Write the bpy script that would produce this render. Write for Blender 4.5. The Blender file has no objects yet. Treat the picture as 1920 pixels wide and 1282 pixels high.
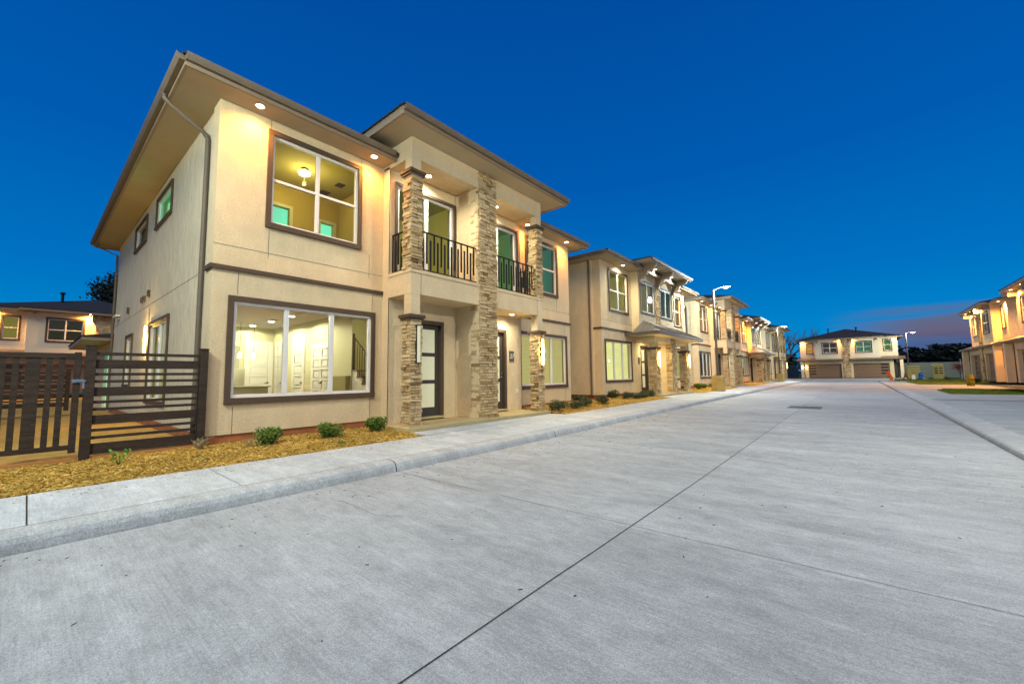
import bpy, bmesh, math, random
from mathutils import Vector, Matrix
R = math.radians
S = bpy.context.scene
COL = S.collection

# ------------------------------------------------------------------ camera
CAM_H = 1.4
YAW, PITCH, ROLL = R(40.1287), R(4.8315), R(-0.7263)
cd = bpy.data.cameras.new("camera"); cam = bpy.data.objects.new("camera", cd); COL.objects.link(cam)
cd.sensor_width = 36.0; cd.lens = 764.86 / 1920 * 36.0; cd.clip_start = 0.05; cd.clip_end = 3000
f = Vector((-math.sin(YAW)*math.cos(PITCH), math.cos(YAW)*math.cos(PITCH), math.sin(PITCH)))
r0 = f.cross(Vector((0, 0, 1))).normalized(); u0 = r0.cross(f)
rr = math.cos(ROLL)*r0 + math.sin(ROLL)*u0; uu = math.cos(ROLL)*u0 - math.sin(ROLL)*r0
M = Matrix(((rr.x, uu.x, -f.x, 0), (rr.y, uu.y, -f.y, 0), (rr.z, uu.z, -f.z, CAM_H), (0, 0, 0, 1)))
cam.matrix_world = M
S.camera = cam

# ------------------------------------------------------------------ exposure and renderer
S.view_settings.view_transform = 'Standard'; S.view_settings.look = 'None'
S.view_settings.exposure = 0.0; S.view_settings.gamma = 1.0
S.render.engine = 'CYCLES'
S.cycles.use_denoising = True
S.cycles.use_light_tree = True
S.cycles.max_bounces = 7; S.cycles.diffuse_bounces = 3; S.cycles.glossy_bounces = 3
S.cycles.transparent_max_bounces = 16
S.cycles.sample_clamp_indirect = 4.0
S.cycles.caustics_reflective = False; S.cycles.caustics_refractive = False

# ------------------------------------------------------------------ dusk sky
W = bpy.data.worlds.new("World"); S.world = W; W.use_nodes = True
nt = W.node_tree; nt.nodes.clear()
def N(t, **k):
    n = nt.nodes.new(t)
    for a, b in k.items(): setattr(n, a, b)
    return n
def ramp(node, stops):
    cr = node.color_ramp
    while len(cr.elements) > 1: cr.elements.remove(cr.elements[-1])
    cr.elements[0].position = stops[0][0]; cr.elements[0].color = (*stops[0][1], 1)
    for p, c in stops[1:]:
        e = cr.elements.new(p); e.color = (*c, 1)
tc = N('ShaderNodeTexCoord'); sx = N('ShaderNodeSeparateXYZ')
nt.links.new(tc.outputs['Generated'], sx.inputs[0])
sky = N('ShaderNodeValToRGB')
ramp(sky, [(0.0, (0.03, .235, .50)), (0.06, (0.0, .248, .615)), (0.20, (0.0, .166, .53)), (0.42, (0.0, .105, .435)), (0.72, (0.0, .070, .345)), (1.0, (0.0, .06, .29))])
nt.links.new(sx.outputs['Z'], sky.inputs['Fac'])
# a bank of purple cloud low over the end of the street
mp = N('ShaderNodeMapping'); mp.inputs['Scale'].default_value = (2.2, 2.2, 42.0)
nt.links.new(tc.outputs['Generated'], mp.inputs[0])
no = N('ShaderNodeTexNoise'); no.inputs['Scale'].default_value = 1.3; no.inputs['Detail'].default_value = 5
nt.links.new(mp.outputs[0], no.inputs['Vector'])
def math_(op, a, b=None, c=None):
    m = N('ShaderNodeMath', operation=op)
    for i, v in enumerate((a, b, c)):
        if v is None: continue
        if isinstance(v, (int, float)): m.inputs[i].default_value = v
        else: nt.links.new(v, m.inputs[i])
    return m.outputs[0]
def mrange(v, a, b, c=0.0, d=1.0):
    m = N('ShaderNodeMapRange', interpolation_type='SMOOTHSTEP')
    nt.links.new(v, m.inputs[0])
    for i, q in enumerate((a, b, c, d)): m.inputs[i+1].default_value = q
    return m.outputs[0]
low = mrange(math_('ADD', sx.outputs['Z'], math_('MULTIPLY', math_('SUBTRACT', no.outputs['Fac'], .5), .10)), .086, .118, 1.0, 0.0)
side = mrange(sx.outputs['X'], -.06, .10)
fwd = mrange(sx.outputs['Y'], -.3, .3)
cloud_fac = math_('MULTIPLY', math_('MULTIPLY', low, side), math_('MULTIPLY', fwd, mrange(no.outputs['Fac'], .30, .52, .70, 1.0)))
cl = N('ShaderNodeValToRGB')
ramp(cl, [(0.0, (.075, .055, .125)), (0.045, (.09, .066, .15)), (0.07, (.135, .125, .215)), (.10, (.11, .15, .27)), (1.0, (.1, .2, .4))])
nt.links.new(sx.outputs['Z'], cl.inputs['Fac'])
mx = N('ShaderNodeMix', data_type='RGBA')
nt.links.new(cloud_fac, mx.inputs['Factor']); nt.links.new(sky.outputs[0], mx.inputs[6]); nt.links.new(cl.outputs[0], mx.inputs[7])
bg = N('ShaderNodeBackground'); bg.inputs['Strength'].default_value = 1.0
nt.links.new(mx.outputs[2], bg.inputs['Color'])
wo = N('ShaderNodeOutputWorld'); nt.links.new(bg.outputs[0], wo.inputs['Surface'])

# ------------------------------------------------------------------ soft afterglow (the one sun lamp, very wide: the sun is already down)
sd = bpy.data.lights.new("sun", 'SUN'); so = bpy.data.objects.new("sun", sd); COL.objects.link(so)
sd.energy = 1.75; sd.angle = R(30); sd.color = (1.0, .93, .72)
so.rotation_euler = Vector((-.54, .42, -.73)).to_track_quat('-Z', 'Y').to_euler()

# ------------------------------------------------------------------ helpers
def g(y):                                   # the street climbs a little towards its far end
    pts = [(-1000, 0), (6, 0), (22, .10), (60, .20), (85, .42), (5000, .42)]
    for (a, za), (b, zb) in zip(pts, pts[1:]):
        if a <= y <= b: return za + (zb - za)*(y - a)/(b - a)
    return 0

MATS = {}
def mat(name, color, rough=.7, metal=0.0, noise=None, bump=None, emit=None, spec=.3, tone=None, coord='Object'):
    """noise=(scale, amount, stretch xyz); bump=(scale, strength, stretch)"""
    if name in MATS: return MATS[name]
    m = bpy.data.materials.new(name); m.use_nodes = True; t = m.node_tree; b = t.nodes['Principled BSDF']
    b.inputs['Roughness'].default_value = rough; b.inputs['Metallic'].default_value = metal
    b.inputs['Specular IOR Level'].default_value = spec
    b.inputs['Base Color'].default_value = (*color, 1)
    src = None
    co = t.nodes.new('ShaderNodeTexCoord')
    def tex(scale, stretch, detail=6):
        mp = t.nodes.new('ShaderNodeMapping'); mp.inputs['Scale'].default_value = stretch
        t.links.new(co.outputs[coord], mp.inputs[0])
        n = t.nodes.new('ShaderNodeTexNoise'); n.inputs['Scale'].default_value = scale; n.inputs['Detail'].default_value = detail
        n.inputs['Roughness'].default_value = .6
        t.links.new(mp.outputs[0], n.inputs['Vector']); return n.outputs['Fac']
    def mixc(fac, c1, c2, blend='MIX'):
        x = t.nodes.new('ShaderNodeMix'); x.data_type = 'RGBA'; x.blend_type = blend
        for k, c in ((0, fac), (6, c1), (7, c2)):
            if hasattr(c, 'is_output'): t.links.new(c, x.inputs[k])
            elif k == 0: x.inputs[0].default_value = c
            else: x.inputs[k].default_value = (*c, 1)
        return x.outputs[2]
    if tone:
        at = t.nodes.new('ShaderNodeAttribute'); at.attribute_name = 'tone'
        cr = t.nodes.new('ShaderNodeValToRGB'); ramp(cr, tone); t.links.new(at.outputs['Fac'], cr.inputs[0]); src = cr.outputs[0]
    if noise:
        for sc, am, st in (noise if isinstance(noise, list) else [noise]):
            fac = tex(sc, st)
            rm = t.nodes.new('ShaderNodeMapRange'); t.links.new(fac, rm.inputs[0])
            rm.inputs[1].default_value = .3; rm.inputs[2].default_value = .7
            rm.inputs[3].default_value = 1 - am; rm.inputs[4].default_value = 1 + am
            cmb = t.nodes.new('ShaderNodeCombineColor')
            for i in range(3): t.links.new(rm.outputs[0], cmb.inputs[i])
            src = mixc(1.0, src if src is not None else color, cmb.outputs[0], 'MULTIPLY')
    if src is not None: t.links.new(src, b.inputs['Base Color'])
    if bump:
        last = None
        for sc, stg, st in (bump if isinstance(bump, list) else [bump]):
            bn = t.nodes.new('ShaderNodeBump'); bn.inputs['Strength'].default_value = stg; bn.inputs['Distance'].default_value = .02
            t.links.new(tex(sc, st), bn.inputs['Height'])
            if last: t.links.new(last, bn.inputs['Normal'])
            last = bn.outputs[0]
        t.links.new(last, b.inputs['Normal'])
    if emit:
        b.inputs['Emission Color'].default_value = (*emit[0], 1); b.inputs['Emission Strength'].default_value = emit[1]
    MATS[name] = m
    return m

def glass_mat():
    m = bpy.data.materials.new('window_glass'); m.use_nodes = True; t = m.node_tree; t.nodes.clear()
    o = t.nodes.new('ShaderNodeOutputMaterial'); tr = t.nodes.new('ShaderNodeBsdfTransparent'); gl = t.nodes.new('ShaderNodeBsdfGlossy')
    gl.inputs['Roughness'].default_value = .015; tr.inputs['Color'].default_value = (.93, .96, .92, 1)
    fr = t.nodes.new('ShaderNodeFresnel'); fr.inputs['IOR'].default_value = 1.5
    mu = t.nodes.new('ShaderNodeMath'); mu.operation = 'MULTIPLY'; mu.inputs[1].default_value = .85; t.links.new(fr.outputs[0], mu.inputs[0])
    mx = t.nodes.new('ShaderNodeMixShader'); t.links.new(mu.outputs[0], mx.inputs[0]); t.links.new(tr.outputs[0], mx.inputs[1]); t.links.new(gl.outputs[0], mx.inputs[2])
    t.links.new(mx.outputs[0], o.inputs[0]); MATS['glass'] = m; return m

ONE = (1, 1, 1)
stucco = mat('stucco', (.72, .565, .335), .85, noise=[(.7, .08, ONE), (3.5, .06, (1, 1, .5)), (28, .08, ONE), (80, .08, ONE)], bump=[(75, .8, ONE), (16, .55, ONE)])
lit_stucco = mat('lit_stucco', (.72, .63, .44), .85, noise=[(.5, .05, ONE), (40, .05, ONE)], bump=[(70, .5, ONE)])  # the cream stucco made brighter, with lamplight put into its colour
stucco_side = mat('dashed_stucco', (.63, .54, .36), .85, noise=[(.6, .06, ONE), (9, .16, (1.3, 1.3, .30))], bump=[(11, 1.0, (1.3, 1.3, .30)), (45, .5, ONE)])
joint_m = mat('dark_joint_line', (.16, .13, .10), .9)  # flat dark brown for joints and the beds below them
soffit_m = mat('soffit_board', (.43, .355, .235), .8, noise=(1.2, .06, ONE), bump=(50, .08, ONE))
trim_m = mat('brown_trim', (.085, .056, .033), .65, noise=(6, .10, ONE), bump=(80, .1, ONE))
fascia_m = mat('fascia_board', (.29, .22, .145), .6, noise=(2, .08, ONE))
gutter_m = mat('gutter_metal', (.15, .115, .078), .6, metal=0.0, noise=(3, .08, ONE))
roof_m = mat('dark_shingle', (.035, .031, .030), .9, noise=(9, .35, (1, 1, 1)), bump=(25, .5, ONE))
white_m = mat('white_vinyl', (.74, .72, .67), .45, noise=(8, .03, ONE))
door_m = mat('dark_door', (.06, .05, .042), .5, noise=(10, .12, ONE))
frost_m = mat('glow_frost_glass', (.55, .54, .40), .3, emit=((.62, .58, .32), .42), noise=(1.5, .06, ONE))  # glass given a faint glow of its own
metal_m = mat('brushed_nickel', (.5, .5, .48), .3, metal=.9)
black_m = mat('black_iron', (.022, .019, .017), .5, metal=.4)
found_m = mat('red_base_board', (.33, .12, .045), .9, noise=[(3, .25, ONE), (25, .12, ONE)], bump=(40, .2, ONE))
slab_m = mat('porch_concrete', (.47, .38, .19), .85, noise=[(1.2, .12, ONE), (20, .06, ONE)], bump=(45, .15, ONE))
stone_m = mat('ledge_stone', (.4, .33, .25), .9, noise=[(22, .16, ONE), (90, .08, ONE)], bump=[(35, .55, ONE), (120, .3, ONE)],
              tone=[(0, (.13, .075, .03)), (.3, (.38, .25, .11)), (.6, (.55, .40, .20)), (.85, (.66, .51, .29)), (1, (.44, .33, .18))])
canopy_m = mat('standing_seam_metal', (.15, .135, .12), .4, metal=.5, noise=(3, .06, ONE))
cedar_m = mat('garage_board', (.22, .135, .075), .65, noise=[(3, .12, (.3, 1, 8)), (20, .08, (.3, 1, 6))])
glass = glass_mat()
fence_m = mat('dark_brown_fence', (.036, .023, .014), .7, noise=[(5, .4, (1, .25, 3)), (30, .25, ONE)], bump=(40, .4, (1, .3, 1)))
grey_m = mat('gray_plate', (.12, .105, .08), .5, metal=.3)
bulb_w = mat('warm_bulb', (1, 1, 1), .5, emit=((1, .80, .45), 22))
bulb_c = mat('white_bulb', (1, 1, 1), .5, emit=((1, .95, .80), 22))
tube_m = mat('sconce_tube', (1, 1, 1), .5, emit=((1, .80, .30), 7))
lamp_m = mat('street_lamp_lens', (1, 1, 1), .5, emit=((.85, .97, 1), 40))
inwall_m = mat('interior_paint', (.66, .63, .38), .8)
inwhite_m = mat('interior_white', (.80, .79, .68), .6)
infloor_m = mat('interior_floor', (.25, .18, .11), .5)
blind_m = mat('glow_blind', (.52, .48, .26), .8, emit=((.64, .56, .18), .55), bump=(20, .1, (.1, 20, .1)))  # blind glows by itself in place of room light behind it
curtain_m = mat('green_glow_curtain', (.30, .34, .14), .8, emit=((.40, .46, .13), .30), noise=(4, .3, (1, 6, .2)))  # curtain emits its own green, no lamp stands behind

class MB:
    def __init__(s): s.v = []; s.f = []; s.mi = []; s.tone = []; s.mats = []; s.cur = 0; s.t = .5
    def use(s, m):
        if m not in s.mats: s.mats.append(m)
        s.cur = s.mats.index(m); return s
    def face(s, pts):
        i = len(s.v); s.v += [tuple(p) for p in pts]; s.f.append(tuple(range(i, i+len(pts)))); s.mi.append(s.cur); s.tone.append(s.t)
    def hexa(s, p):                          # 8 corners: bottom ring 0-3, top ring 4-7
        i = len(s.v); s.v += [tuple(q) for q in p]
        for q in ((3, 2, 1, 0), (4, 5, 6, 7), (0, 1, 5, 4), (1, 2, 6, 5), (2, 3, 7, 6), (3, 0, 4, 7)):
            s.f.append(tuple(i+k for k in q)); s.mi.append(s.cur); s.tone.append(s.t)
    def box(s, x0, x1, y0, y1, z0, z1):
        x0, x1 = min(x0, x1), max(x0, x1); y0, y1 = min(y0, y1), max(y0, y1); z0, z1 = min(z0, z1), max(z0, z1)
        s.hexa([(x0, y0, z0), (x1, y0, z0), (x1, y1, z0), (x0, y1, z0), (x0, y0, z1), (x1, y0, z1), (x1, y1, z1), (x0, y1, z1)]); return s
    def tube(s, path, rad, n=8, cap=True):
        path = [Vector(p) for p in path]; rings = []
        rads = rad if isinstance(rad, (list, tuple)) else [rad]*len(path)
        for k, p in enumerate(path):
            d = (path[min(k+1, len(path)-1)] - path[max(k-1, 0)]).normalized()
            a = d.cross(Vector((0, 0, 1)) if abs(d.z) < .9 else Vector((1, 0, 0))).normalized(); b = d.cross(a)
            i = len(s.v)
            for j in range(n):
                an = 2*math.pi*j/n; s.v.append(tuple(p + (a*math.cos(an) + b*math.sin(an))*rads[k]))
            rings.append(i)
        for i, j in zip(rings, rings[1:]):
            for k in range(n):
                s.f.append((i+k, i+(k+1) % n, j+(k+1) % n, j+k)); s.mi.append(s.cur); s.tone.append(s.t)
        if cap:
            for i, fl in ((rings[0], True), (rings[-1], False)):
                q = [i+k for k in range(n)]; s.f.append(tuple(q if fl else q[::-1])); s.mi.append(s.cur); s.tone.append(s.t)
        return s
    def lathe(s, c, prof, n=16):
        rings = []
        for rad, z in prof:
            i = len(s.v); rings.append(i)
            for j in range(n):
                an = 2*math.pi*j/n; s.v.append((c[0]+rad*math.cos(an), c[1]+rad*math.sin(an), c[2]+z))
        for i, j in zip(rings, rings[1:]):
            for k in range(n):
                s.f.append((i+k, i+(k+1) % n, j+(k+1) % n, j+k)); s.mi.append(s.cur); s.tone.append(s.t)
        for i, fl in ((rings[0], False), (rings[-1], True)):
            q = [i+k for k in range(n)]; s.f.append(tuple(q if fl else q[::-1])); s.mi.append(s.cur); s.tone.append(s.t)
        return s
    def build(s, name, m=None, parent=None, loc=None, smooth=False, bevel=0):
        me = bpy.data.meshes.new(name); me.from_pydata(s.v, [], s.f)
        mats = s.mats if s.mats else [m]
        for q in mats: me.materials.append(q)
        if s.mats: me.polygons.foreach_set('material_index', s.mi)
        if any(t != .5 for t in s.tone):
            at = me.attributes.new('tone', 'FLOAT', 'FACE'); at.data.foreach_set('value', s.tone)
        if smooth: me.polygons.foreach_set('use_smooth', [True]*len(me.polygons))
        me.update()
        o = bpy.data.objects.new(name, me); COL.objects.link(o)
        if parent: o.parent = parent
        if loc: o.location = loc
        if bevel:
            b = o.modifiers.new('bevel', 'BEVEL'); b.width = bevel; b.segments = 2; b.limit_method = 'ANGLE'
        return o

def tag(o, label=None, cat=None, group=None, kind=None):
    for k, v in (('label', label), ('category', cat), ('group', group), ('kind', kind)):
        if v: o[k] = v
    return o
def empty(name, loc, rz=0, **k):
    o = bpy.data.objects.new(name, None); COL.objects.link(o); o.location = loc; o.rotation_euler = (0, 0, rz); o.empty_display_size = .2
    return tag(o, **k)
def copy_tree(o, parent=None):
    c = o.copy(); COL.objects.link(c)
    if parent: c.parent = parent
    for ch in list(o.children): copy_tree(ch, c)
    return c

class Pl:
    """a wall plane: a runs along it, b is height, d is the distance outwards"""
    def __init__(s, axis, pos, sign): s.ax, s.pos, s.sg = axis, pos, sign
    def p(s, a, b, d): return (s.pos+s.sg*d, a, b) if s.ax == 'x' else (a, s.pos+s.sg*d, b)
    def box(s, mb, a0, a1, b0, b1, d0, d1):
        p, q = s.p(a0, b0, d0), s.p(a1, b1, d1); mb.box(p[0], q[0], p[1], q[1], p[2], q[2])
    def quad(s, mb, a0, a1, b0, b1, d): mb.face([s.p(a0, b0, d), s.p(a1, b0, d), s.p(a1, b1, d), s.p(a0, b1, d)])

def wall(mb, pl, a0, a1, b0, b1, holes=(), th=.2):
    A = sorted({a0, a1, *[h[0] for h in holes], *[h[1] for h in holes]}); B = sorted({b0, b1, *[h[2] for h in holes], *[h[3] for h in holes]})
    A = [a for a in A if a0 <= a <= a1]; B = [b for b in B if b0 <= b <= b1]
    for x0, x1 in zip(A, A[1:]):
        for y0, y1 in zip(B, B[1:]):
            cx, cy = (x0+x1)/2, (y0+y1)/2
            if any(h[0] < cx < h[1] and h[2] < cy < h[3] for h in holes): continue
            pl.quad(mb, x0, x1, y0, y1, 0); pl.quad(mb, x0, x1, y0, y1, -th)
    for h0, h1, k0, k1 in list(holes) + [(a0, a1, b0, b1)]:
        for (q, w) in (((h0, k0), (h1, k0)), ((h1, k0), (h1, k1)), ((h1, k1), (h0, k1)), ((h0, k1), (h0, k0))):
            mb.face([pl.p(*q, 0), pl.p(*w, 0), pl.p(*w, -th), pl.p(*q, -th)])

def glow_room(name, wc, cc, s):  # walls and ceiling emit their own colour, standing in for room lamps
    return (mat(name+'_walls', wc, .9, emit=(wc, s), noise=(1.3, .10, ONE)), mat(name+'_ceiling', cc, .9, emit=(cc, s*.8)))
ROOMS = {
 'olive': glow_room('olive_room', (.34, .30, .06), (.17, .16, .04), .42),
 'green': glow_room('green_room', (.14, .27, .10), (.08, .17, .08), .45),
 'mint':  glow_room('mint_room', (.22, .68, .42), (.18, .55, .34), .8),
 'teal':  glow_room('teal_room', (.11, .25, .15), (.05, .13, .09), .42),
 'amber': glow_room('amber_room', (.50, .30, .05), (.30, .17, .04), .5),
 'dim':   glow_room('dim_room', (.09, .085, .05), (.05, .055, .045), .3),
 'bright': glow_room('bright_room', (.66, .66, .34), (.52, .52, .30), .75),
}
def window(parent, pl, a0, a1, b0, b1, cols=1, rows=1, trim=.10, room='dim', tm=None, depth=1.6, blind=None, sash=.05, split=None):
    """outer trim (proud of the wall) > sash frame, panes, a self-glowing room or blind behind"""
    tm = tm or trim_m
    t = MB(); d0, d1 = 0.002, .045
    pl.box(t, a0-trim, a1+trim, b1, b1+trim, d0, d1); pl.box(t, a0-trim, a1+trim, b0-trim*1.15, b0, d0, d1+.015)
    pl.box(t, a0-trim, a0, b0, b1, d0, d1); pl.box(t, a1, a1+trim, b0, b1, d0, d1)
    w = t.build('window', tm, parent, bevel=.006)
    s = MB(); e0, e1 = -.09, -.02
    pl.box(s, a0, a1, b1-sash, b1, e0, e1); pl.box(s, a0, a1, b0, b0+sash, e0, e1)
    pl.box(s, a0, a0+sash, b0+sash, b1-sash, e0, e1); pl.box(s, a1-sash, a1, b0+sash, b1-sash, e0, e1)
    for i in range(1, cols):
        c = a0+(a1-a0)*i/cols; pl.box(s, c-sash*.8, c+sash*.8, b0+sash, b1-sash, e0, e1+.004)
        pl.box(s, c-.008, c+.008, b0+sash, b1-sash, e1+.004, e1+.010)
    for i in range(1, rows):
        c = b0+(b1-b0)*(split or i/rows)
        for j in range(cols):
            l = a0+(a1-a0)*j/cols + sash*.8; h = a0+(a1-a0)*(j+1)/cols - sash*.8
            pl.box(s, l, h, c-.028, c+.028, e0, e1-.002)
    s.build('window_frame', white_m, w, bevel=.005)
    p = MB(); pl.quad(p, a0+.02, a1-.02, b0+.02, b1-.02, -.06); p.build('pane', glass, w)
    if room:
        q = MB(); q.use(ROOMS[room][0]); D = -depth; z0 = -.201
        L, H = a0-.15, a1+.15; lo, hi = b0-.25, b1+.12
        q.face([pl.p(L, lo, D), pl.p(H, lo, D), pl.p(H, hi, D), pl.p(L, hi, D)])
        q.face([pl.p(L, lo, z0), pl.p(L, lo, D), pl.p(L, hi, D), pl.p(L, hi, z0)])
        q.face([pl.p(H, lo, z0), pl.p(H, lo, D), pl.p(H, hi, D), pl.p(H, hi, z0)])
        q.face([pl.p(L, lo, z0), pl.p(H, lo, z0), pl.p(H, lo, D), pl.p(L, lo, D)])
        q.use(ROOMS[room][1]); q.face([pl.p(L, hi, z0), pl.p(H, hi, z0), pl.p(H, hi, D), pl.p(L, hi, D)])
        q.build('glow_room', None, w)
    if blind:
        q = MB(); n = max(6, int((a1-a0)/.11))
        if blind == 'curtain':
            for i in range(n):
                l = a0+.04+(a1-a0-.08)*i/n; h = a0+.04+(a1-a0-.08)*(i+1)/n; m_ = (l+h)/2
                q.face([pl.p(l, b0+.03, -.17), pl.p(m_, b0+.03, -.12), pl.p(m_, b1-.03, -.12), pl.p(l, b1-.03, -.17)])
                q.face([pl.p(m_, b0+.03, -.12), pl.p(h, b0+.03, -.17), pl.p(h, b1-.03, -.17), pl.p(m_, b1-.03, -.12)])
            q.build('curtain', curtain_m, w)
        else:
            k = int((b1-b0)/.05)
            for i in range(k):
                z = b0+.03+(b1-b0-.06)*i/k
                q.face([pl.p(a0+.03, z, -.14), pl.p(a1-.03, z, -.14), pl.p(a1-.03, z+.047, -.155), pl.p(a0+.03, z+.047, -.155)])
            q.build('blind', blind_m, w)
    return w

def spot(parent, loc, energy, color, size=110, aim=(0, 0, -1), rad=.05, blend=.6):
    l = bpy.data.lights.new('downlight', 'SPOT'); l.energy = energy; l.color = color; l.spot_size = R(size); l.spot_blend = blend; l.shadow_soft_size = rad
    o = bpy.data.objects.new('downlight', l); COL.objects.link(o); o.parent = parent; o.location = loc
    o.rotation_euler = Vector(aim).to_track_quat('-Z', 'Y').to_euler(); return o
def point(parent, loc, energy, color, rad=.08):
    l = bpy.data.lights.new('bulb_light', 'POINT'); l.energy = energy; l.color = color; l.shadow_soft_size = rad
    o = bpy.data.objects.new('bulb_light', l); COL.objects.link(o); o.location = loc
    if parent: o.parent = parent
    return o
WARM, COOL, GOLD = (1, .42, .08), (1, .93, .74), (1, .62, .14)
def soffit_light(parent, x, y, z, energy, color, lit=True, size=165):
    m = MB(); m.lathe((x, y, z), [(.072, -.004), (.072, -.012), (.10, -.014), (.10, -.001)], 16)
    o = m.build('soffit_light', white_m, parent)
    b = MB(); b.lathe((x, y, z), [(.001, -.013), (.071, -.013), (.071, -.006), (.001, -.006)], 16)
    b.build('bulb', (bulb_w if color[2] < .5 else bulb_c) if lit else frost_m, o)
    if lit: spot(parent, (x, y, z-.04), energy, color, size, blend=1.0)
    return o

def hip_roof(parent, x0, x1, y0, y1, z, th=.18, slope=.30, ins=.05, name='roof'):
    """soffit slab, fascia ring with gutter lip, hipped shingle roof"""
    m = MB(); m.use(roof_m)
    w, l = x1-x0, y1-y0; hr = min(w, l)/2*slope; e = .04; zt = z+th
    xa, xb, ya, yb = x0-e, x1+e, y0-e, y1+e
    if w < l: r1, r2 = (x0+w/2, y0+w/2, zt+hr), (x0+w/2, y1-w/2, zt+hr); F = [[0, 1, 4], [1, 2, 5, 4], [2, 3, 5], [3, 0, 4, 5]]
    else: r1, r2 = (x0+l/2, y0+l/2, zt+hr), (x1-l/2, y0+l/2, zt+hr); F = [[0, 1, 5, 4], [1, 2, 5], [2, 3, 4, 5], [3, 0, 4]]
    P = [(xa, ya, zt), (xb, ya, zt), (xb, yb, zt), (xa, yb, zt), r1, r2]
    for q in F: m.face([P[k] for k in q])
    m.box(xa, xb, ya, yb, zt-.03, zt-.002)
    rf = m.build(name, None, parent)
    s = MB(); s.box(x0+ins, x1-ins, y0+ins, y1-ins, z, z+th-.035); s.use(joint_m)
    s.build('soffit', soffit_m, rf) if False else None
    s = MB(); s.use(soffit_m); s.box(x0+ins, x1-ins, y0+ins, y1-ins, z, z+th-.035)
    s.build('soffit', None, rf)
    q = MB(); q.use(fascia_m); k = z-.03
    q.box(x0, x0+ins-.002, y0, y1, k, zt-.033); q.box(x1-ins+.002, x1, y0, y1, k, zt-.033)
    q.box(x0+ins, x1-ins, y0, y0+ins-.002, k, zt-.033); q.box(x0+ins, x1-ins, y1-ins+.002, y1, k, zt-.033)
    q.build('fascia', None, rf)
    return rf
def gutter(parent, pts, name='gutter'):
    """a K-profile gutter along a straight eave: pts = start, end, outward direction"""
    (ax, ay, z), (bx, by, _), (ox, oy) = pts
    m = MB(); prof = [(.002, 0), (.08, 0), (.11, .05), (.125, .10), (.125, .115), (.115, .115), (.1, .09), (.002, .09)]
    for (d0, h0), (d1, h1) in zip(prof, prof[1:]+prof[:1]):
        m.face([(ax+ox*d0, ay+oy*d0, z+h0), (bx+ox*d0, by+oy*d0, z+h0), (bx+ox*d1, by+oy*d1, z+h1), (ax+ox*d1, ay+oy*d1, z+h1)])
    for (x, y) in ((ax, ay), (bx, by)): m.face([(x+ox*d, y+oy*d, z+h) for d, h in prof])
    return m.build(name, gutter_m, parent)

rs = random.Random(7)
def stone_face(mb, pl, a0, a1, b0, b1, rowh=(.05, .10), base=0.0):
    b = b0
    while b < b1-.02:
        h = min(rs.uniform(*rowh), b1-b)
        if b1-b-h < .03: h = b1-b
        a = a0
        while a < a1-.005:
            w = rs.uniform(.09, .30)
            if a1-a-w < .07: w = a1-a
            mb.t = max(.02, min(.98, rs.gauss(.55, .19)))
            d = base + rs.uniform(.004, .060)
            j = lambda s_=.006: rs.uniform(-s_, s_)
            lo, hi = b+.0035, b+h-.0035; l, r_ = a+.003, a+w-.003
            if a == a0: l = a - rs.uniform(0, .018)
            if a+w >= a1-.001: r_ = a1 + rs.uniform(0, .018)
            f0 = [pl.p(l, lo, base-.03), pl.p(r_, lo, base-.03), pl.p(r_, hi, base-.03), pl.p(l, hi, base-.03)]
            f1 = [pl.p(l+.004, lo+.003+j(.003), d+j()), pl.p(r_-.004, lo+.003+j(.003), d+j()), pl.p(r_-.004, hi-.003+j(.003), d+j()), pl.p(l+.004, hi-.003+j(.003), d+j())]
            mb.hexa(f0+f1)
            a += w
        b += h
def stone_post(parent, x0, x1, y0, y1, z0, z1, faces='f-+', name='stone_pillar', cap=True, rowh=(.05, .10), back=True):
    """ledge-stone clad post, faces: f front(+x), - the -y side, + the +y side"""
    m = MB(); m.use(stone_m); m.t = .02; m.box(x0+.01, x1-.01, y0+.01, y1-.01, z0, z1)
    if 'f' in faces: stone_face(m, Pl('x', x1, 1), y0, y1, z0, z1, rowh)
    if '-' in faces: stone_face(m, Pl('y', y0, -1), x0, x1, z0, z1, rowh)
    if '+' in faces: stone_face(m, Pl('y', y1, 1), x0, x1, z0, z1, rowh)
    if 'b' in faces: stone_face(m, Pl('x', x0, -1), y0, y1, z0, z1, rowh)
    o = m.build(name, None, parent)
    if cap:
        c = MB(); e = .085
        c.box(x0-e+.03, x1+e-.03, y0-e+.03, y1+e-.03, z1-.03, z1+.025); c.box(x0-e, x1+e, y0-e, y1+e, z1+.026, z1+.105)
        c.build('pillar_cap', trim_m, o, bevel=.008)
    return o
def sconce(parent, pl, a, b0, b1, lit=True, w=.10, energy=50):
    m = MB(); pl.box(m, a-w/2, a+w/2, b0, b1, .0, .035); pl.box(m, a-w/2, a+w/2, b1, b1+.02, 0, .10); pl.box(m, a-w/2, a+w/2, b0-.02, b0, 0, .10)
    o = m.build('wall_sconce', black_m, parent)
    t = MB(); pl.box(t, a-w*.28, a+w*.28, b0+.003, b1-.003, .036, .085)
    t.build('glass_tube', tube_m if lit else frost_m, o)
    if lit: point(parent, pl.p(a, (b0+b1)/2, .17), energy, (1, .66, .16), .05)
    return o
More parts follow.
